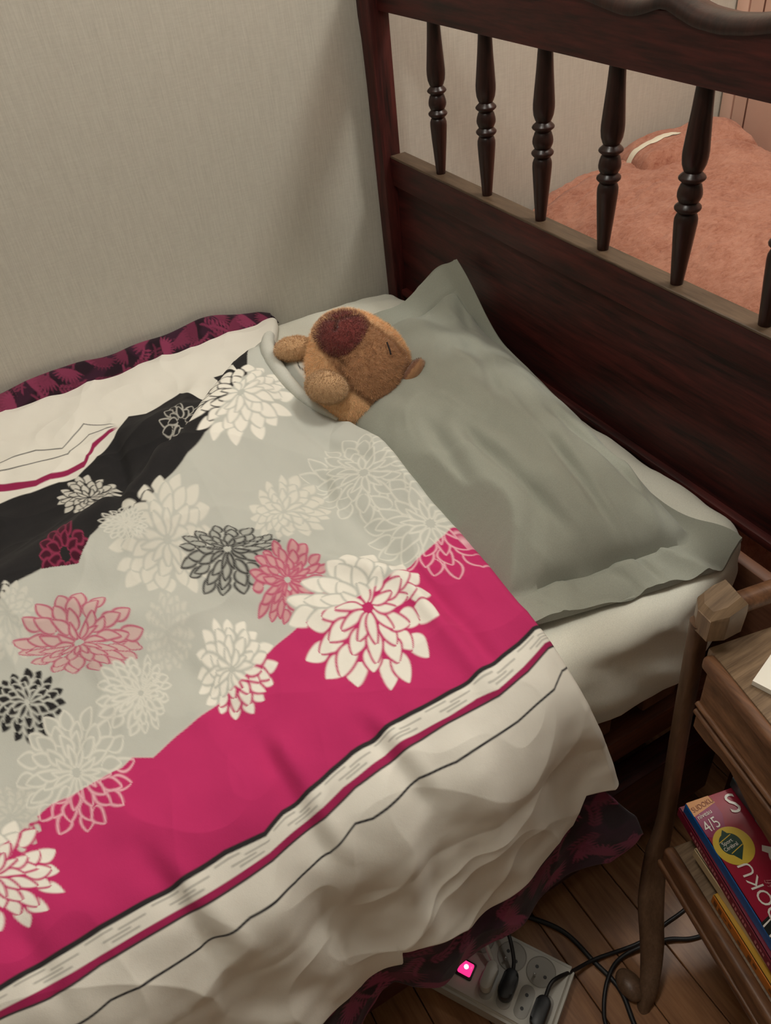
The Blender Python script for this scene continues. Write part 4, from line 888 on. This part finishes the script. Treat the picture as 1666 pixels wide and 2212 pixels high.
bmesh.ops.bevel(bmx, geom=[e for e in bmx.edges], offset=.006, segments=3, affect='EDGES'); bmesh.ops.transform(bmx, matrix=SM, verts=bmx.verts)
obj('housing', bm_mesh('housing', bmx), 'plastic_white', st)
def on(a, b, zz=ZT): return SM @ Vector((a, b, zz))
for a, b in ((.0165, .028), (.0615, .029), (-.035, .026)):
    so = obj('socket', lathe_me([(.0215, .0006), (.0205, .0012), (.0195, .0003), (.0190, .0001), (.0005, .0001)], 36), 'plastic_socket', st, on(a, b))
    for d in (-.0095, .0095): obj('pin_hole', lathe_me([(.0027, .0002), (.0026, .0006), (.0005, .0006)], 14), 'plastic_black', so, on(a+d*.8, b+d*.45)+Vector((0, 0, .0001)))
    obj('earth_pin', lathe_me([(.0019, 0), (.0019, .012), (.001, .0135)], 12), 'metal_pin', so, on(a-.006, b+.010))
def stadium(w, h, n=10): return [(math.cos(t)*w, (h-w)+math.sin(t)*w) for t in np.linspace(0, math.pi, n)]+[(math.cos(t)*w, -(h-w)+math.sin(t)*w) for t in np.linspace(math.pi, 2*math.pi, n)]
def stad(name, a, b, w, h, z0, z1, mat, par, bev=.002):
    me = prism_me(stadium(w, h), lambda p, q, c: SM @ Vector((a+p, b+q, c)), z0, z1, bev); return obj(name, me, mat, par)
for a in (.0545, .0005, .028, .082):
    e = stad('socket', a, .076, .0105, .0235, ZT-.001, ZT+.0006, 'plastic_socket', st, .0005)
    for d in (-.0095, .0095): obj('pin_hole', lathe_me([(.0026, .0002), (.0025, .0006), (.0005, .0006)], 14), 'plastic_black', e, on(a, .076+d, ZT+.0004))
box('switch_frame', (-.049, .062, ZT-.002), (-.024, .087, ZT+.003), 'plastic_black', st, .002, 2, SM)
sw = box('switch', (-.0465, .0655, ZT+.001), (-.0265, .0835, ZT+.008), 'switch_glow', st, .002, 2, SM)
obj('switch_lamp', lathe_me([(.0035, 0), (.003, .0012), (.001, .0018)], 14), 'neon_core', sw, on(-.036, .0735, ZT+.0078))
def plug(a, b, mat, label, cab, rc=.0028, w=.0105, h=.022):
    r = thing('plug', tuple(on(a, b)), label, 'plug')
    stad('plug_body', a, b, w, h, ZT+.0012, ZT+.022, mat, r, .004)
    obj('cable', tube_me(spline(cab, 8), rc, 10), mat if mat != 'plastic_black' else 'rubber_black', r)
    return r
CZ = FZ+.0035
plug(.0275, .070, 'plastic_black', 'black plug in the power strip beside the white plug', [on(.0275, .052, ZT+.015), on(.022, .036, ZT+.020), on(.004, .012, ZT+.030), on(-.020, -.010, ZT+.016), on(-.04, -.05, FZ+.02), on(-.02, -.12, CZ)])
plug(.080, .082, 'plastic_black', 'black plug at the near end of the power strip with a cable towards the table', [on(.080, .064, ZT+.015), on(.081, .045, ZT+.022), (-.402, -1.085, -.004), (-.372, -1.083, -.03), (-.327, -1.083, CZ+.006), (-.257, -1.098, CZ), (-.202, -1.098, CZ), (-.161, -1.098, CZ), (-.06, -1.09, CZ)])
plug(-.001, .072, 'plastic_white', 'white plug in the power strip next to the red switch', [on(-.001, .054, ZT+.012), on(-.010, .046, ZT+.016), on(-.024, .034, ZT+.022), on(-.045, .012, ZT+.02), on(-.07, -.04, FZ+.02)], .0034, .0090, .021)
def cable(pts, label, r=.0035): tag(obj('cable', tube_me(spline(pts, 10), r, 10), 'rubber_black'), label, 'cable', 'cables on the floor')
cable([(-.42, -.93, CZ), (-.37, -.985, CZ), (-.341, -1.029, CZ), (-.331, -1.083, CZ-.0002), (-.324, -1.130, CZ), (-.338, -1.177, CZ), (-.36, -1.25, CZ), (-.34, -1.36, CZ)], 'thick black cable running over the floor past the table foot', .0038)
cable([(-.06, -1.155, CZ), (-.172, -1.139, CZ), (-.218, -1.118, CZ+.004), (-.262, -1.105, CZ+.008), (-.301, -1.101, CZ+.004), (-.333, -1.114, CZ+.006), (-.360, -1.138, CZ), (-.374, -1.165, CZ), (-.39, -1.25, CZ)], 'thinner black cable curling away under the table shelf', .0030)
